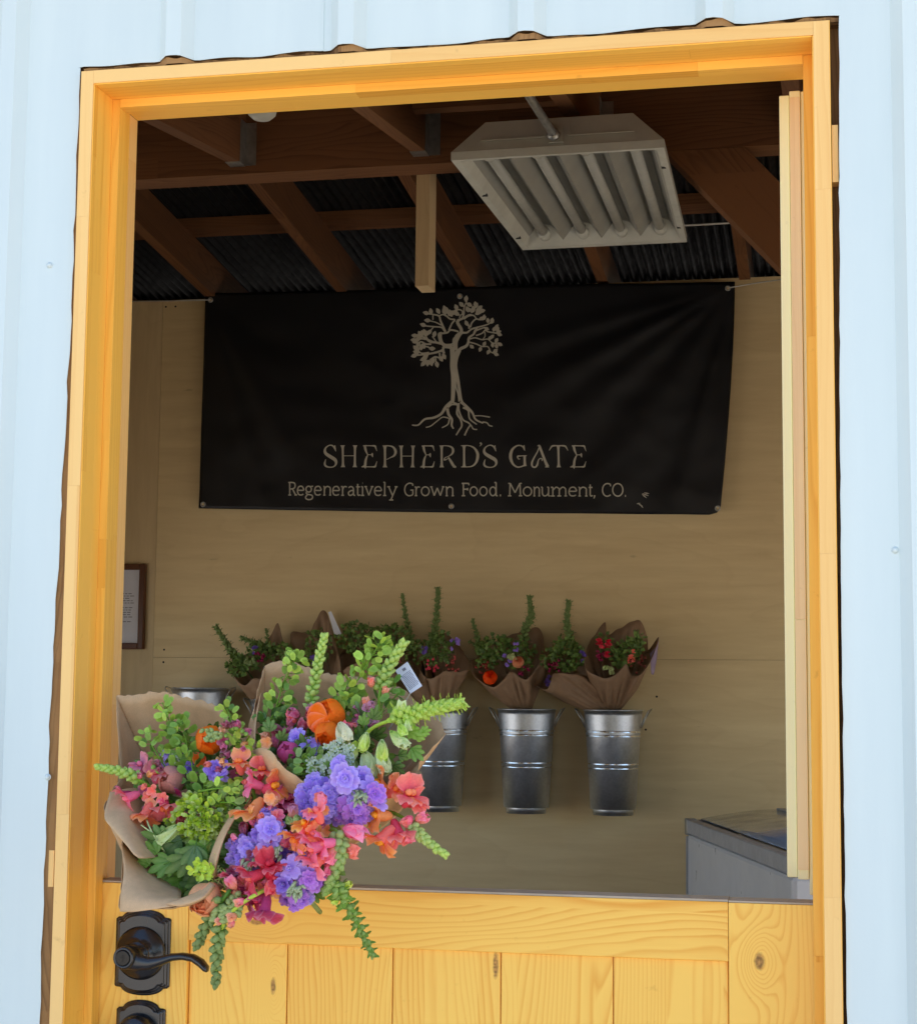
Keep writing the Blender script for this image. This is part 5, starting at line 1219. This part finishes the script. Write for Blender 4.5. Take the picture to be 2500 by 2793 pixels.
snapd(bB, dict(stem=[(1030, 1980, -.03), (1035, 1900, -.035), (1050, 1840, -.03), (1078, 1790, -.03), (1100, 1756, -.03)], spike=(40, .0120, .0085, GR, GL, .30, 'bud'), buds=[(1012, 1862, -.04, 90, .012, .0055, PE, CO), (1050, 1885, -.04, 60, .010, .005, PE, PE)]), 72)
snapd(bB, dict(stem=[(960, 2060, -.06), (1010, 1990, -.08), (1080, 1960, -.09), (1150, 1940, -.09), (1205, 1928, -.09), (1252, 1918, -.09)], spike=(60, .0200, .0150, GL, GL, .36, 'leafy'), stemc=GL, buds=[(1095, 1930, -.095, 80, .016, .006, GL, GP), (1112, 1975, -.1, 280, .016, .006, GL, GP)]), 73)
snapd(bB, dict(stem=[(985, 2060, -.05), (1000, 2000, -.05), (995, 1920, -.04)], fl=[(985, 1955, -.04, 160, .020, MV, MV, PK), (1008, 1950, -.042, 60, .018, MV, lin(206, 140, 180), MV)], buds=[(998, 1915, -.045, 90, .014, .005, CO, PE), (1015, 1972, -.05, 40, .016, .006, MV, MV), (970, 1990, -.05, 120, .014, .0055, MA, CO)], stemc=GM), 74)
random.seed(6); q = MB(); ranunculus(q, at(898, 1950, -.055), VF+Vector((-.35, 0, .35)), .0185, OD, OR, 11, 1.1, .3)
for a in (150, 200, 250): petal(q, at(890, 1958, -.075), Vector((math.cos(R(a)), -.2, math.sin(R(a)))), VF, .024, .03, .25, .5, OR, lin(255, 120, 20), ruf=.08, nu=6, nv=6)
part('ranunculus', bB, q)
random.seed(7); q = MB(); ranunculus(q, at(893, 2002, -.08), VF+Vector((-.2, 0, -.2)), .0145, OD, OR, 7, 1.1, .3); part('ranunculus', bB, q)
random.seed(8); q = MB(); ranunculus(q, at(786, 2052, -.10), VF+Vector((-.1, 0, .5)), .0125, MA, lin(214, 92, 150), 5, 1.15, 1.0); part('ranunculus', bB, q)
stockc(bB, [(808, 2012, -.085, .013, VI, VL, True), (842, 2028, -.09, .0135, VI, VL, False), (862, 2040, -.09, .009, VI, VL, False), (850, 2090, -.1, .007, VI, VL, False)], 81, [(900, 2045, -.09)])
random.seed(16); q = MB()
for px, py, c, L in ((805, 1972, CD, .019), (790, 1985, MA, .017), (868, 1960, CD, .018), (848, 1975, MA, .016), (832, 2003, CD, .015), (868, 2010, MA, .020), (775, 2005, BU, .02), (790, 2020, BU, .02), (820, 1990, BU, .02), (815, 1955, MA, .018), (745, 2035, PE, .022), (758, 2042, MA, .02), (940, 2010, CD, .02), (965, 2000, BU, .018), (880, 2045, BU, .02), (850, 1945, MV, .015), (1000, 1935, MV, .014)):
    pbud(q, at(px, py, -.068), Vector((random.uniform(-.5, .5), -.5, random.uniform(.2, 1))), L, L*.40, mixc(c, GR, .2), jit(c, .12))
part('burgundy_bud_cluster', bB, q)
random.seed(17)
for px, py, a, L, r, c0, c1 in ((1000, 1998, 265, .026, .0085, GP, GY), (970, 2022, 260, .024, .009, GY, GP), (1042, 2018, 280, .030, .0088, GP, GY), (995, 2050, 295, .038, .0125, mixc(GP, CR, .5), GP), (1030, 2045, 300, .036, .011, mixc(GP, CR, .5), GP), (1065, 1995, 320, .028, .0080, GL, GP), (1082, 2008, 325, .026, .0078, GL, GP), (962, 2070, 285, .030, .010, GS, GP), (1090, 1975, 300, .018, .0075, GL, GL), (928, 1972, 300, .030, .0125, CR, CR)):
    q = MB(); a = R(a); bell(q, at(px, py, -.105), Vector((math.cos(a), -.6, math.sin(a))), L, r, c0, c1); part('bell_bud', bB, q)
random.seed(18); q = MB()
for k in range(70):
    px, py = random.choice(((900, 2050), (930, 2030), (860, 2080), (910, 2080), (945, 2060), (880, 2110)))
    p = at(px+random.uniform(-25, 25), py+random.uniform(-22, 22), -.125); 
    for j in range(4): t = j*1.57+k; petal(q, p, Vector((math.cos(t), -.5, math.sin(t))), VF, .0045, .004, .2, 0, GS, lin(190, 205, 200), nu=2, nv=2)
part('dusty_filler', bB, q, M_leaf)
random.seed(19); q = MB()
for px, py, a, L, c in ((1110, 2030, 320, .040, GM), (1120, 2010, 10, .03, GR), (1100, 1985, 340, .035, GR), (1010, 1975, 60, .035, GD), (990, 1990, 80, .03, GM), (1060, 2080, 330, .035, GD), (960, 2110, 280, .035, GD), (1075, 2060, 0, .03, GD), (740, 2010, 100, .035, GD), (760, 2030, 60, .03, GD), (1140, 2000, 15, .025, GR)):
    a = R(a); leaf(q, at(px, py, -.09), Vector((math.cos(a), -.3, math.sin(a))), VF+rv(.3), L*.8, jit(c, .1), 3, .34)
part('lobed_leaf_spray', bB, q, M_leaf)
# little printed card on a pick
cA = [at(1078, 1829, .0), at(1111, 1805, .0), at(1151, 1871, -.006), at(1119, 1892, -.006)]
q = MB(); q.face([q.vert(p) for p in cA]); co_ = q.build('card', M_card, bB, solid=.0008)
q = MB(); ux = cA[1]-cA[0]; vx = cA[3]-cA[0]
def cq(u0, u1, v0, v1): q.face([q.vert(cA[0]+ux*u+vx*v+VF*.0016) for u, v in ((u0, v0), (u1, v0), (u1, v1), (u0, v1))])
random.seed(20); cq(.42, .66, .10, .20)
for k in range(11):
    v = .30+k*.055; u = .12
    while u < .82: L = random.uniform(.04, .12); cq(u, u+L, v, v+.022); u += L+.03
q.build('card_print', M_ink, co_)
q = MB(); q.tube([cA[3].lerp(cA[2], .5)+Vector((0, .003, .01)), at(1060, 1990, .0)], .0012, 5, cols=[GM]*2); q.build('card_pick', M_zinc, bB)
adopt(bB)

# -------- bouquet C (spilling to the lower right)
TC = Vector(at(780, 2350, .11)); TC.z = 1.05
TC = Vector(at(740, 2340, .10)); TC.z = max(TC.z, 1.045)
bC = empty('bouquet', TC); tag(bC, 'lower foreground bouquet of purple stock and coral snapdragons spilling over the door edge', 'bouquet', 'wrapped bouquets laid over the lower door')
wrap_sheet('paper_wrap', bC, [(628, 2200, -.05), (700, 2190, .0), (780, 2200, .01), (860, 2220, .0), (890, 2290, -.02), (870, 2360, -.05), (800, 2420, -.08), (720, 2440, -.10), (640, 2430, -.12), (588, 2400, -.14), (575, 2370, -.14), (583, 2335, -.135), (605, 2270, -.115), (628, 2225, -.085)], TC, .028, M_kraft, seed=7, bulge=.015, crum=.005, lower=TC+Vector((0, .05, -.1)), jag=.002)
flap('paper_edge', bC, [[(634, 2215, -.12), (642, 2230, -.135), (628, 2250, -.125)], [(600, 2270, -.14), (612, 2285, -.155), (606, 2300, -.14)], [(572, 2340, -.15), (590, 2350, -.165), (592, 2360, -.15)], [(570, 2385, -.14), (582, 2392, -.155), (592, 2392, -.14)]], crum=.001)
stems(bC, TC+Vector((0, 0, -.02)), TC+Vector((0, .085, -.26)), 14)
fill_leaves(bC, [(900, 2190, -.09, 60), (820, 2250, -.10, 70), (740, 2300, -.11, 70), (700, 2360, -.12, 50), (800, 2370, -.11, 60), (860, 2320, -.10, 50)], 140, 25, (GD, GM, GD, mixc(GD, BU, .5)))
def ring_fl(cx, cy, Y, R_, r, cols, n_):
    out = []
    n_ = int(n_*1.6); r = r*.80; R_ = R_*1.05
    for i in range(n_):
        a = i*2.399; rr = R_*math.sqrt((i+.3)/n_); c0, c1 = cols[i % len(cols)]
        out.append((cx+rr*math.cos(a), cy+rr*math.sin(a), Y+.03*(rr/R_)**2*.8, r*random.uniform(.85, 1.1), c0, c1, i % 3 != 1))
    return out
random.seed(90); V1 = [(VI, VL), (VD, VI), (VI, VL)]; V2 = [(VI, LI), (LI, LI), (VI, VL)]
stockc(bC, [(942, 2122, -.165, .0185, VI, VL, True), (985, 2118, -.14, .014, VI, VL, True), (905, 2150, -.145, .013, VI, VL, False), (958, 2165, -.15, .013, VI, VL, False), (925, 2090, -.135, .014, VI, VL, True)], 91, [(972, 2165, -.155)])
stockc(bC, ring_fl(868, 2188, -.155, 56, .0165, V1, 11), 92)
stockc(bC, [(1006, 2142, -.15, .012, VI, VL, False), (1022, 2165, -.155, .015, VI, LI, True), (1035, 2190, -.15, .011, VI, VL, False)]+ring_fl(968, 2205, -.16, 42, .0150, V2, 7), 93, [(985, 2170, -.165)])
stockc(bC, [(738, 2262, -.175, .0165, VI, VL, True), (732, 2298, -.172, .016, VI, VL, False), (765, 2280, -.165, .012, VI, VL, False), (705, 2275, -.16, .012, VD, VI, True)]+ring_fl(720, 2238, -.145, 40, .012, V1, 6), 94, [(760, 2318, -.175)])
stockc(bC, ring_fl(672, 2325, -.16, 44, .014, V1, 9)+[(660, 2370, -.16, .012, VD, VI, True)], 95, [(680, 2350, -.17)])
stockc(bC, [(790, 2368, -.185, .016, VI, VL, False), (838, 2385, -.18, .016, VI, VL, False), (842, 2400, -.185, .012, LI, LI, True)]+ring_fl(820, 2330, -.16, 46, .015, V1, 8)+[(775, 2410, -.18, .016, VD, VI, True), (860, 2405, -.175, .014, LI, LI, True)], 96, [(810, 2415, -.19)])
stockc(bC, ring_fl(812, 2440, -.175, 34, .0115, V2, 7), 97, [(800, 2430, -.185)])
stockc(bC, ring_fl(770, 2330, -.15, 40, .013, [(VD, VI), (VD, VD)], 6), 98)
# far right coral and orange snapdragon
snapd(bC, dict(stem=[(960, 2240, -.08), (1040, 2215, -.10), (1090, 2225, -.12), (1125, 2255, -.13), (1160, 2290, -.135), (1212, 2330, -.135)], spike=(34, .0105, .0075, GS, GL, .56, 'round'),
    fl=[(1042, 2148, -.12, 130, .030, OP, OR, YE), (1070, 2160, -.12, 40, .026, CO, OP, OR), (1112, 2178, -.13, 50, .033, CD, CO, OP), (1042, 2225, -.14, 170, .030, OP, OR, YE), (1052, 2278, -.145, 230, .034, CO, OR, YE), (1082, 2262, -.135, 300, .032, CD, CO, OR), (1128, 2190, -.12, 20, .024, CD, CO, CO)],
    buds=[(1112, 2238, -.135, 230, .014, .0065, PK, CO), (1150, 2232, -.13, 20, .018, .0078, PE, PK), (1118, 2275, -.13, 280, .020, .0072, PE, PK)]), 101)
# pink snapdragon over the purple, its tip turning down to the lower door
snapd(bC, dict(stem=[(880, 2270, -.12), (915, 2265, -.165), (932, 2310, -.175), (925, 2350, -.175), (905, 2400, -.175), (893, 2425, -.17)], spike=(40, .0120, .0095, GS, GR, .22, 'round'),
    fl=[(868, 2225, -.19, 100, .026, CO, PK, CO), (868, 2310, -.19, 200, .030, PK, lin(240, 110, 130), CO), (895, 2300, -.185, 190, .026, PK, PK, CO), (872, 2345, -.185, 230, .030, CO, PK, PK), (845, 2290, -.185, 170, .024, CO, PK, CO)],
    buds=[(966, 2268, -.175, 350, .032, .0105, PK, PK), (955, 2318, -.17, 340, .024, .009, PE, CO), (905, 2330, -.18, 260, .022, .008, PE, PK), (900, 2370, -.175, 260, .020, .007, PK, PK)]), 102)
snapd(bC, dict(stem=[(905, 2400, -.17), (925, 2432, -.165), (955, 2480, -.13), (985, 2540, -.10), (1012, 2598, -.08)], spike=(50, .0170, .0110, GR, GM, .06, 'leafy'), buds=[(945, 2415, -.16, 20, .014, .005, GL, GY), (938, 2448, -.15, 330, .014, .005, GY, GL), (915, 2450, -.15, 260, .014, .005, GL, GY)]), 103)
snapd(bC, dict(stem=[(800, 2330, -.14), (820, 2280, -.165), (800, 2240, -.16)], fl=[(835, 2258, -.19, 120, .024, OR, YE, YE), (818, 2280, -.185, 220, .028, CO, OR, OR), (845, 2275, -.185, 20, .022, CO, OP, PK)], buds=[(800, 2215, -.165, 90, .018, .0065, PE, MV), (785, 2290, -.165, 250, .02, .007, MA, CD), (792, 2240, -.17, 150, .01, .005, GP, GR), (810, 2235, -.17, 50, .01, .005, GP, GR), (755, 2225, -.155, 100, .013, .0058, PK, CO)], stemc=GM), 104)
snapd(bC, dict(stem=[(780, 2280, -.09), (790, 2240, -.11), (780, 2180, -.10)], fl=[(785, 2190, -.11, 60, .028, BU, MA, CD), (770, 2205, -.115, 160, .026, BU, RD, MA), (800, 2165, -.10, 60, .022, BU, MA, MA)], stemc=GM), 105)
snapd(bC, dict(stem=[(720, 2300, -.10), (700, 2290, -.12), (680, 2280, -.12)], fl=[(668, 2290, -.13, 120, .022, BU, CD, BU), (685, 2310, -.135, 240, .022, BU, MA, CD)], buds=[(664, 2262, -.14, 100, .016, .006, MV, BU), (690, 2240, -.14, 80, .012, .0055, PK, MA)], stemc=GM), 106)
snapd(bC, dict(stem=[(740, 2330, -.11), (730, 2370, -.15), (712, 2400, -.16)], fl=[(735, 2372, -.185, 70, .028, RD, lin(224, 30, 66), RD), (698, 2388, -.18, 200, .030, CD, RD, CO), (715, 2355, -.175, 110, .022, CD, RD, RD), (742, 2395, -.18, 0, .02, RD, RD, CD), (650, 2400, -.16, 210, .026, BU, CD, RD)], buds=[(735, 2420, -.185, 290, .016, .0068, CO, RD)], stemc=GM), 107)
snapd(bC, dict(stem=[(690, 2380, -.12), (720, 2430, -.165), (725, 2455, -.165)], fl=[(725, 2470, -.18, 275, .032, MA, RD, PK), (690, 2452, -.17, 220, .026, BU, MA, CD), (715, 2450, -.175, 200, .024, MA, lin(232, 60, 120), RD), (660, 2430, -.165, 190, .024, BU, MA, CD)], stemc=GM), 108)
random.seed(26); q = MB(); ranunculus(q, at(562, 2452, -.17), VF+Vector((-.2, 0, 0)), .0185, lin(240, 150, 90), lin(244, 176, 130), 7, 1.15, .2); part('ranunculus', bC, q)
snapd(bC, dict(stem=[(660, 2380, -.13), (625, 2430, -.18), (590, 2480, -.17), (560, 2530, -.15), (538, 2578, -.13)], spike=(40, .0125, .0090, GM, GD, .36, 'bud'), buds=[(632, 2408, -.185, 120, .018, .007, PE, PK), (645, 2440, -.18, 300, .014, .005, PE, GS)], stemc=GM), 109)
snapd(bC, dict(stem=[(735, 2420, -.17), (690, 2445, -.19), (640, 2480, -.185), (610, 2520, -.17), (594, 2570, -.15), (590, 2620, -.13), (590, 2680, -.11)], spike=(40, .0120, .0095, GM, GD, .52, 'bud'), buds=[(634, 2500, -.185, 200, .012, .0055, PE, PE), (656, 2460, -.19, 200, .012, .0055, PK, PE), (602, 2508, -.18, 220, .012, .005, PK, PE), (632, 2518, -.18, 260, .01, .0045, PK, PE)], stemc=GL), 110)
random.seed(28); q = MB()
for k in range(76):
    px, py = random.uniform(630, 900), random.uniform(2170, 2440)
    if abs((px-640)*.9-(2440-py)) > 190: continue
    c = random.choice((PK, CO, MA, CD, PE, OP, BU)); p = at(px, py, -.160+random.uniform(-.006, .012))
    if k % 2: pbud(q, p, VF+rv(.9), random.uniform(.009, .015), .0042, mixc(c, GR, .3), c)
    else:
        for j in range(5): t = j*1.257; petal(q, p, Vector((math.cos(t), -.4, math.sin(t)))+rv(.3), VF, .009, .0085, .3, .3, c, jit(mixc(c, (1, 1, 1, 1), .12), .1), ruf=.1, nu=3, nv=4)
part('small_bloom_cluster', bC, q)
random.seed(29); q = MB()
for k in range(42):
    px, py = random.choice(((400, 2150), (440, 2200), (640, 2100), (720, 2180), (690, 2060), (620, 2050))); px += random.uniform(-45, 45); py += random.uniform(-45, 45)
    c = random.choice((PK, CO, MA, PE, OP, OP)); p = at(px, py, -.092+random.uniform(-.006, .02))
    if k % 2: pbud(q, p, VF+rv(.9), random.uniform(.009, .014), .004, mixc(c, GR, .3), c)
    else:
        for j in range(5): t = j*1.257; petal(q, p, Vector((math.cos(t), -.4, math.sin(t)))+rv(.3), VF, .009, .0085, .3, .3, c, jit(mixc(c, (1, 1, 1, 1), .12), .1), ruf=.1, nu=3, nv=4)
sm_ = part('small_bloom_cluster', bA, q); sm_.matrix_parent_inverse = Matrix.Translation(-bA.location)
random.seed(27); q = MB()
for px, py in ((640, 2480), (620, 2500), (610, 2470), (600, 2490), (625, 2465), (650, 2445)):
    for j in range(5): sepal_bud(q, at(px+random.uniform(-12, 12), py+random.uniform(-14, 14), -.178), Vector((random.uniform(-1, 1), -.6, random.uniform(-1, .3))), .011, .0038, GS, GM)
part('bud_cluster', bC, q, M_leaf)
adopt(bC)

# ================= background bouquets in the wall buckets
def bg_bouquet(label, k, rims, spikes=(), mass=(), blooms=(), seed=0, extra=None, group='wrapped bouquets standing in the wall buckets', Yc=3.80, ty=1950):
    random.seed(seed); px0 = k if k > 10 else bucket_px[k]
    thr = at(px0, ty-6, 3.825)
    b_ = empty('wrapped_bouquet', thr); tag(b_, label, 'bouquet', group)
    for i, rm in enumerate(rims):
        wrap_sheet('paper_wrap', b_, rm, thr, .022, M_kraft_shaded, seed=seed+i, bulge=.012, crum=.012, rows=9, lower=Vector((thr.x, 3.83, 1.0)), solid=.0008)
    for (pts, n_, L) in spikes:
        q = MB(); spike(q, [at(x, y, Yc) for x, y in pts], int(n_*1.1), L*1.7, L*1.1, lin(96, 128, 58), lin(78, 114, 54), .2, 'leafy', GD); part('green_spike', b_, q, M_leaf)
    q = MB()
    for (cx, cy, rx, ry, n_) in mass:
        for j in range(n_):
            a = random.random()*6.28; rr = math.sqrt(random.random()); p = at(cx+rx*rr*math.cos(a), cy+ry*rr*math.sin(a), Yc-.03+random.uniform(-.03, .03))
            leaf(q, p, Vector((random.uniform(-1, 1), -.4, random.uniform(-.2, 1))), rv(1)-fw, random.uniform(.014, .026), jit(random.choice((lin(74, 104, 48), lin(104, 134, 64), lin(58, 84, 46))), .15), 3, .4)
    if mass: part('foliage', b_, q, M_leaf)
    for (kind, x, y, r, c) in blooms:
        q = MB(); p = at(x, y, Yc-.065)
        if kind == 'r': ranunculus(q, p, -fw+Vector((0, 0, .4)), r, c, c, 4, 1, .3); nm = 'ranunculus'
        elif kind == 's': 
            for j in range(6): stock_floret(q, p+Vector((random.uniform(-1, 1)*r, random.uniform(-.5, .5)*r, random.uniform(-1.3, 1.3)*r)), -fw+rv(.6), r*.6, c, c, False)
            nm = 'stock_flower'
        elif kind == 'n':
            for j in range(7): snap_floret(q, p+Vector((random.uniform(-1, 1)*r, random.uniform(-.3, .3)*r, random.uniform(-1.6, 1.6)*r)), rv(.8)-fw*.7, Vector((0, 0, 1)), r*1.1, c, jit(c, .2), c)
            nm = 'snapdragon'
        elif kind == 'b':
            for j in range(12): blob(q, p+Vector((random.uniform(-1, 1)*r, random.uniform(-.3, .3)*r, random.uniform(-1, 1)*r)), rv(.6)+Vector((0, -.5, .6)), .012, .005, c, jit(c, .2), 6, 4)
            nm = 'small_bud_cluster'
        elif kind == 'g':
            for j in range(7): bell(q, p+Vector((random.uniform(-1, 1)*r, random.uniform(-.3, .3)*r, random.uniform(-1, 1)*r)), Vector((random.uniform(-.6, .6), -.6, -.6)), .022, .007, c, c)
            nm = 'bell_bud_cluster'
        part(nm, b_, q)
    if extra: extra(b_)
    adopt(b_)
F, Bk = 3.73, 3.87
bg_bouquet('wrapped bouquet on the wall with two tall green spikes, nearest right of the foreground flowers', 3,
   [[(1150, 1790, Bk), (1180, 1750, Bk), (1215, 1728, Bk), (1250, 1760, Bk), (1275, 1800, 3.82), (1280, 1826, 3.76), (1240, 1832, F), (1212, 1830, F), (1190, 1846, F), (1168, 1850, 3.74), (1148, 1830, 3.78)], [(1105, 1800, Bk), (1130, 1770, Bk), (1150, 1790, 3.82), (1160, 1850, 3.75), (1130, 1870, F), (1090, 1850, 3.76)]],
   [([(1195, 1830), (1182, 1750), (1190, 1680), (1194, 1612)], 36, .020), ([(1135, 1800), (1120, 1740), (1106, 1680), (1098, 1628)], 30, .016)], [(1195, 1775, 40, 50, 150), (1130, 1780, 20, 35, 50)],
   [('s', 1240, 1755, .014, VI), ('b', 1180, 1815, .022, CD), ('b', 1235, 1812, .026, lin(190, 90, 80)), ('s', 1155, 1770, .012, VD)], 201)
bg_bouquet('wrapped bouquet on the wall showing a bright orange ranunculus at its lower left', 4,
   [[(1282, 1800, 3.78), (1310, 1790, Bk), (1360, 1745, Bk), (1420, 1722, Bk), (1460, 1712, Bk), (1478, 1730, Bk), (1486, 1770, 3.83), (1500, 1775, 3.77), (1470, 1810, 3.74), (1440, 1850, F), (1415, 1845, F), (1392, 1832, F), (1370, 1855, F), (1342, 1873, F), (1310, 1858, 3.74), (1284, 1832, 3.75)]],
   [([(1310, 1790), (1305, 1760), (1300, 1730), (1289, 1696)], 22, .015), ([(1430, 1790), (1430, 1720), (1448, 1680), (1443, 1634)], 34, .019), ([(1335, 1810), (1310, 1770), (1284, 1752)], 14, .012)], [(1355, 1770, 50, 35, 170), (1420, 1790, 40, 40, 120), (1330, 1800, 30, 25, 60)],
   [('r', 1336, 1848, .024, OD), ('r', 1412, 1806, .020, PE), ('s', 1385, 1800, .016, VI), ('s', 1405, 1765, .010, VI), ('b', 1310, 1825, .026, lin(150, 60, 50)), ('b', 1430, 1830, .02, BU), ('g', 1395, 1785, .01, GP)], 202)
bg_bouquet('wrapped bouquet on the wall with one tall spike, leaning left out of the rightmost bucket', 5,
   [[(1452, 1866, 3.78), (1465, 1820, 3.82), (1490, 1790, Bk), (1560, 1780, Bk), (1600, 1800, 3.83), (1602, 1840, 3.76), (1560, 1838, 3.70), (1512, 1838, 3.69), (1502, 1860, 3.68), (1488, 1881, 3.70)]],
   [([(1560, 1820), (1560, 1760), (1545, 1700), (1550, 1646)], 36, .019)], [(1550, 1790, 40, 45, 150), (1500, 1800, 25, 30, 40), (1525, 1760, 20, 20, 30)],
   [('s', 1497, 1855, .012, VD), ('b', 1510, 1820, .018, BU), ('s', 1590, 1790, .012, VD)], 203, Yc=3.79)
def lilac(b_):
    flap('tissue_sheet', b_, [[(1772, 1782, 3.77), (1775, 1838, 3.76)], [(1790, 1760, 3.78), (1782, 1838, 3.77)], [(1796, 1738, 3.79), (1790, 1800, 3.79)]], plain('lilac_tissue', (.35, .27, .40), .7))
bg_bouquet('wrapped bouquet on the wall with red snapdragon and upright paper peak, farthest right', 5,
   [[(1592, 1800, 3.74), (1602, 1762, 3.80), (1630, 1720, 3.86), (1650, 1697, Bk), (1656, 1730, Bk), (1690, 1712, Bk), (1725, 1694, Bk), (1748, 1696, Bk), (1765, 1740, Bk), (1768, 1772, 3.84), (1796, 1737, 3.80), (1775, 1800, 3.74), (1745, 1840, 3.71), (1720, 1838, F), (1706, 1812, 3.69), (1685, 1835, 3.69), (1655, 1850, 3.69), (1620, 1840, 3.69), (1598, 1825, 3.71)]],
   [([(1740, 1800), (1738, 1760), (1735, 1728)], 16, .016)], [(1700, 1790, 45, 35, 130), (1735, 1760, 25, 30, 60), (1650, 1760, 25, 30, 50)],
   [('n', 1645, 1760, .019, RD), ('n', 1720, 1795, .012, CO), ('g', 1660, 1820, .022, GP), ('b', 1740, 1815, .026, lin(120, 50, 40)), ('b', 1640, 1790, .016, BU)], 204, lilac, Yc=3.785)
bg_bouquet('dim wrapped bouquet on the wall behind the top of the upper bouquet', 2,
   [[(905, 1850, 3.78), (925, 1790, Bk), (960, 1740, Bk), (985, 1706, Bk), (1010, 1740, Bk), (1040, 1728, Bk), (1062, 1708, Bk), (1090, 1740, Bk), (1110, 1800, 3.82), (1080, 1840, F), (1010, 1800, F), (945, 1822, F)]],
   [([(960, 1790), (955, 1740), (951, 1706)], 14, .013)], [(970, 1745, 55, 45, 190), (1070, 1750, 50, 45, 150), (1030, 1775, 30, 30, 50)], [('b', 1085, 1795, .018, lin(170, 90, 90))], 205)
def wcard(b_):
    q = MB(); q.face([q.vert(at(*p)) for p in ((895, 1670, 3.80), (903, 1667, 3.80), (933, 1732, 3.78), (914, 1739, 3.78))]); q.build('card', M_card, b_, solid=.001)
bg_bouquet('dim wrapped bouquet on the wall with a pointed paper peak and white card', 870,
   [[(790, 1800, 3.80), (792, 1755, Bk), (797, 1722, Bk), (843, 1725, Bk), (862, 1690, Bk), (881, 1665, Bk), (896, 1680, Bk), (905, 1730, 3.84), (925, 1790, 3.76), (925, 1860, 3.72), (880, 1850, 3.70), (820, 1850, 3.72)]],
   [], [(870, 1760, 35, 45, 90), (850, 1800, 40, 30, 70)], [('s', 850, 1800, .012, VD)], 206, wcard)
bg_bouquet('dim wrapped bouquet on the wall with a dark green spike leaning far left', 1,
   [[(622, 1820, 3.76), (650, 1790, Bk), (700, 1780, Bk), (735, 1740, Bk), (757, 1702, Bk), (772, 1750, Bk), (790, 1770, Bk), (800, 1830, 3.80), (760, 1860, F), (700, 1850, F), (665, 1868, F), (640, 1848, 3.73)]],
   [([(690, 1850), (650, 1800), (620, 1760), (592, 1714)], 34, .020), ([(790, 1800), (740, 1770), (700, 1755), (664, 1742)], 30, .018), ([(735, 1790), (730, 1760), (728, 1722)], 14, .014)], [(650, 1820, 30, 35, 90), (740, 1780, 60, 28, 130), (690, 1800, 40, 30, 70)],
   [('s', 700, 1770, .012, VD), ('b', 712, 1795, .016, BU), ('g', 685, 1800, .015, GS), ('g', 790, 1780, .01, GP)], 207)
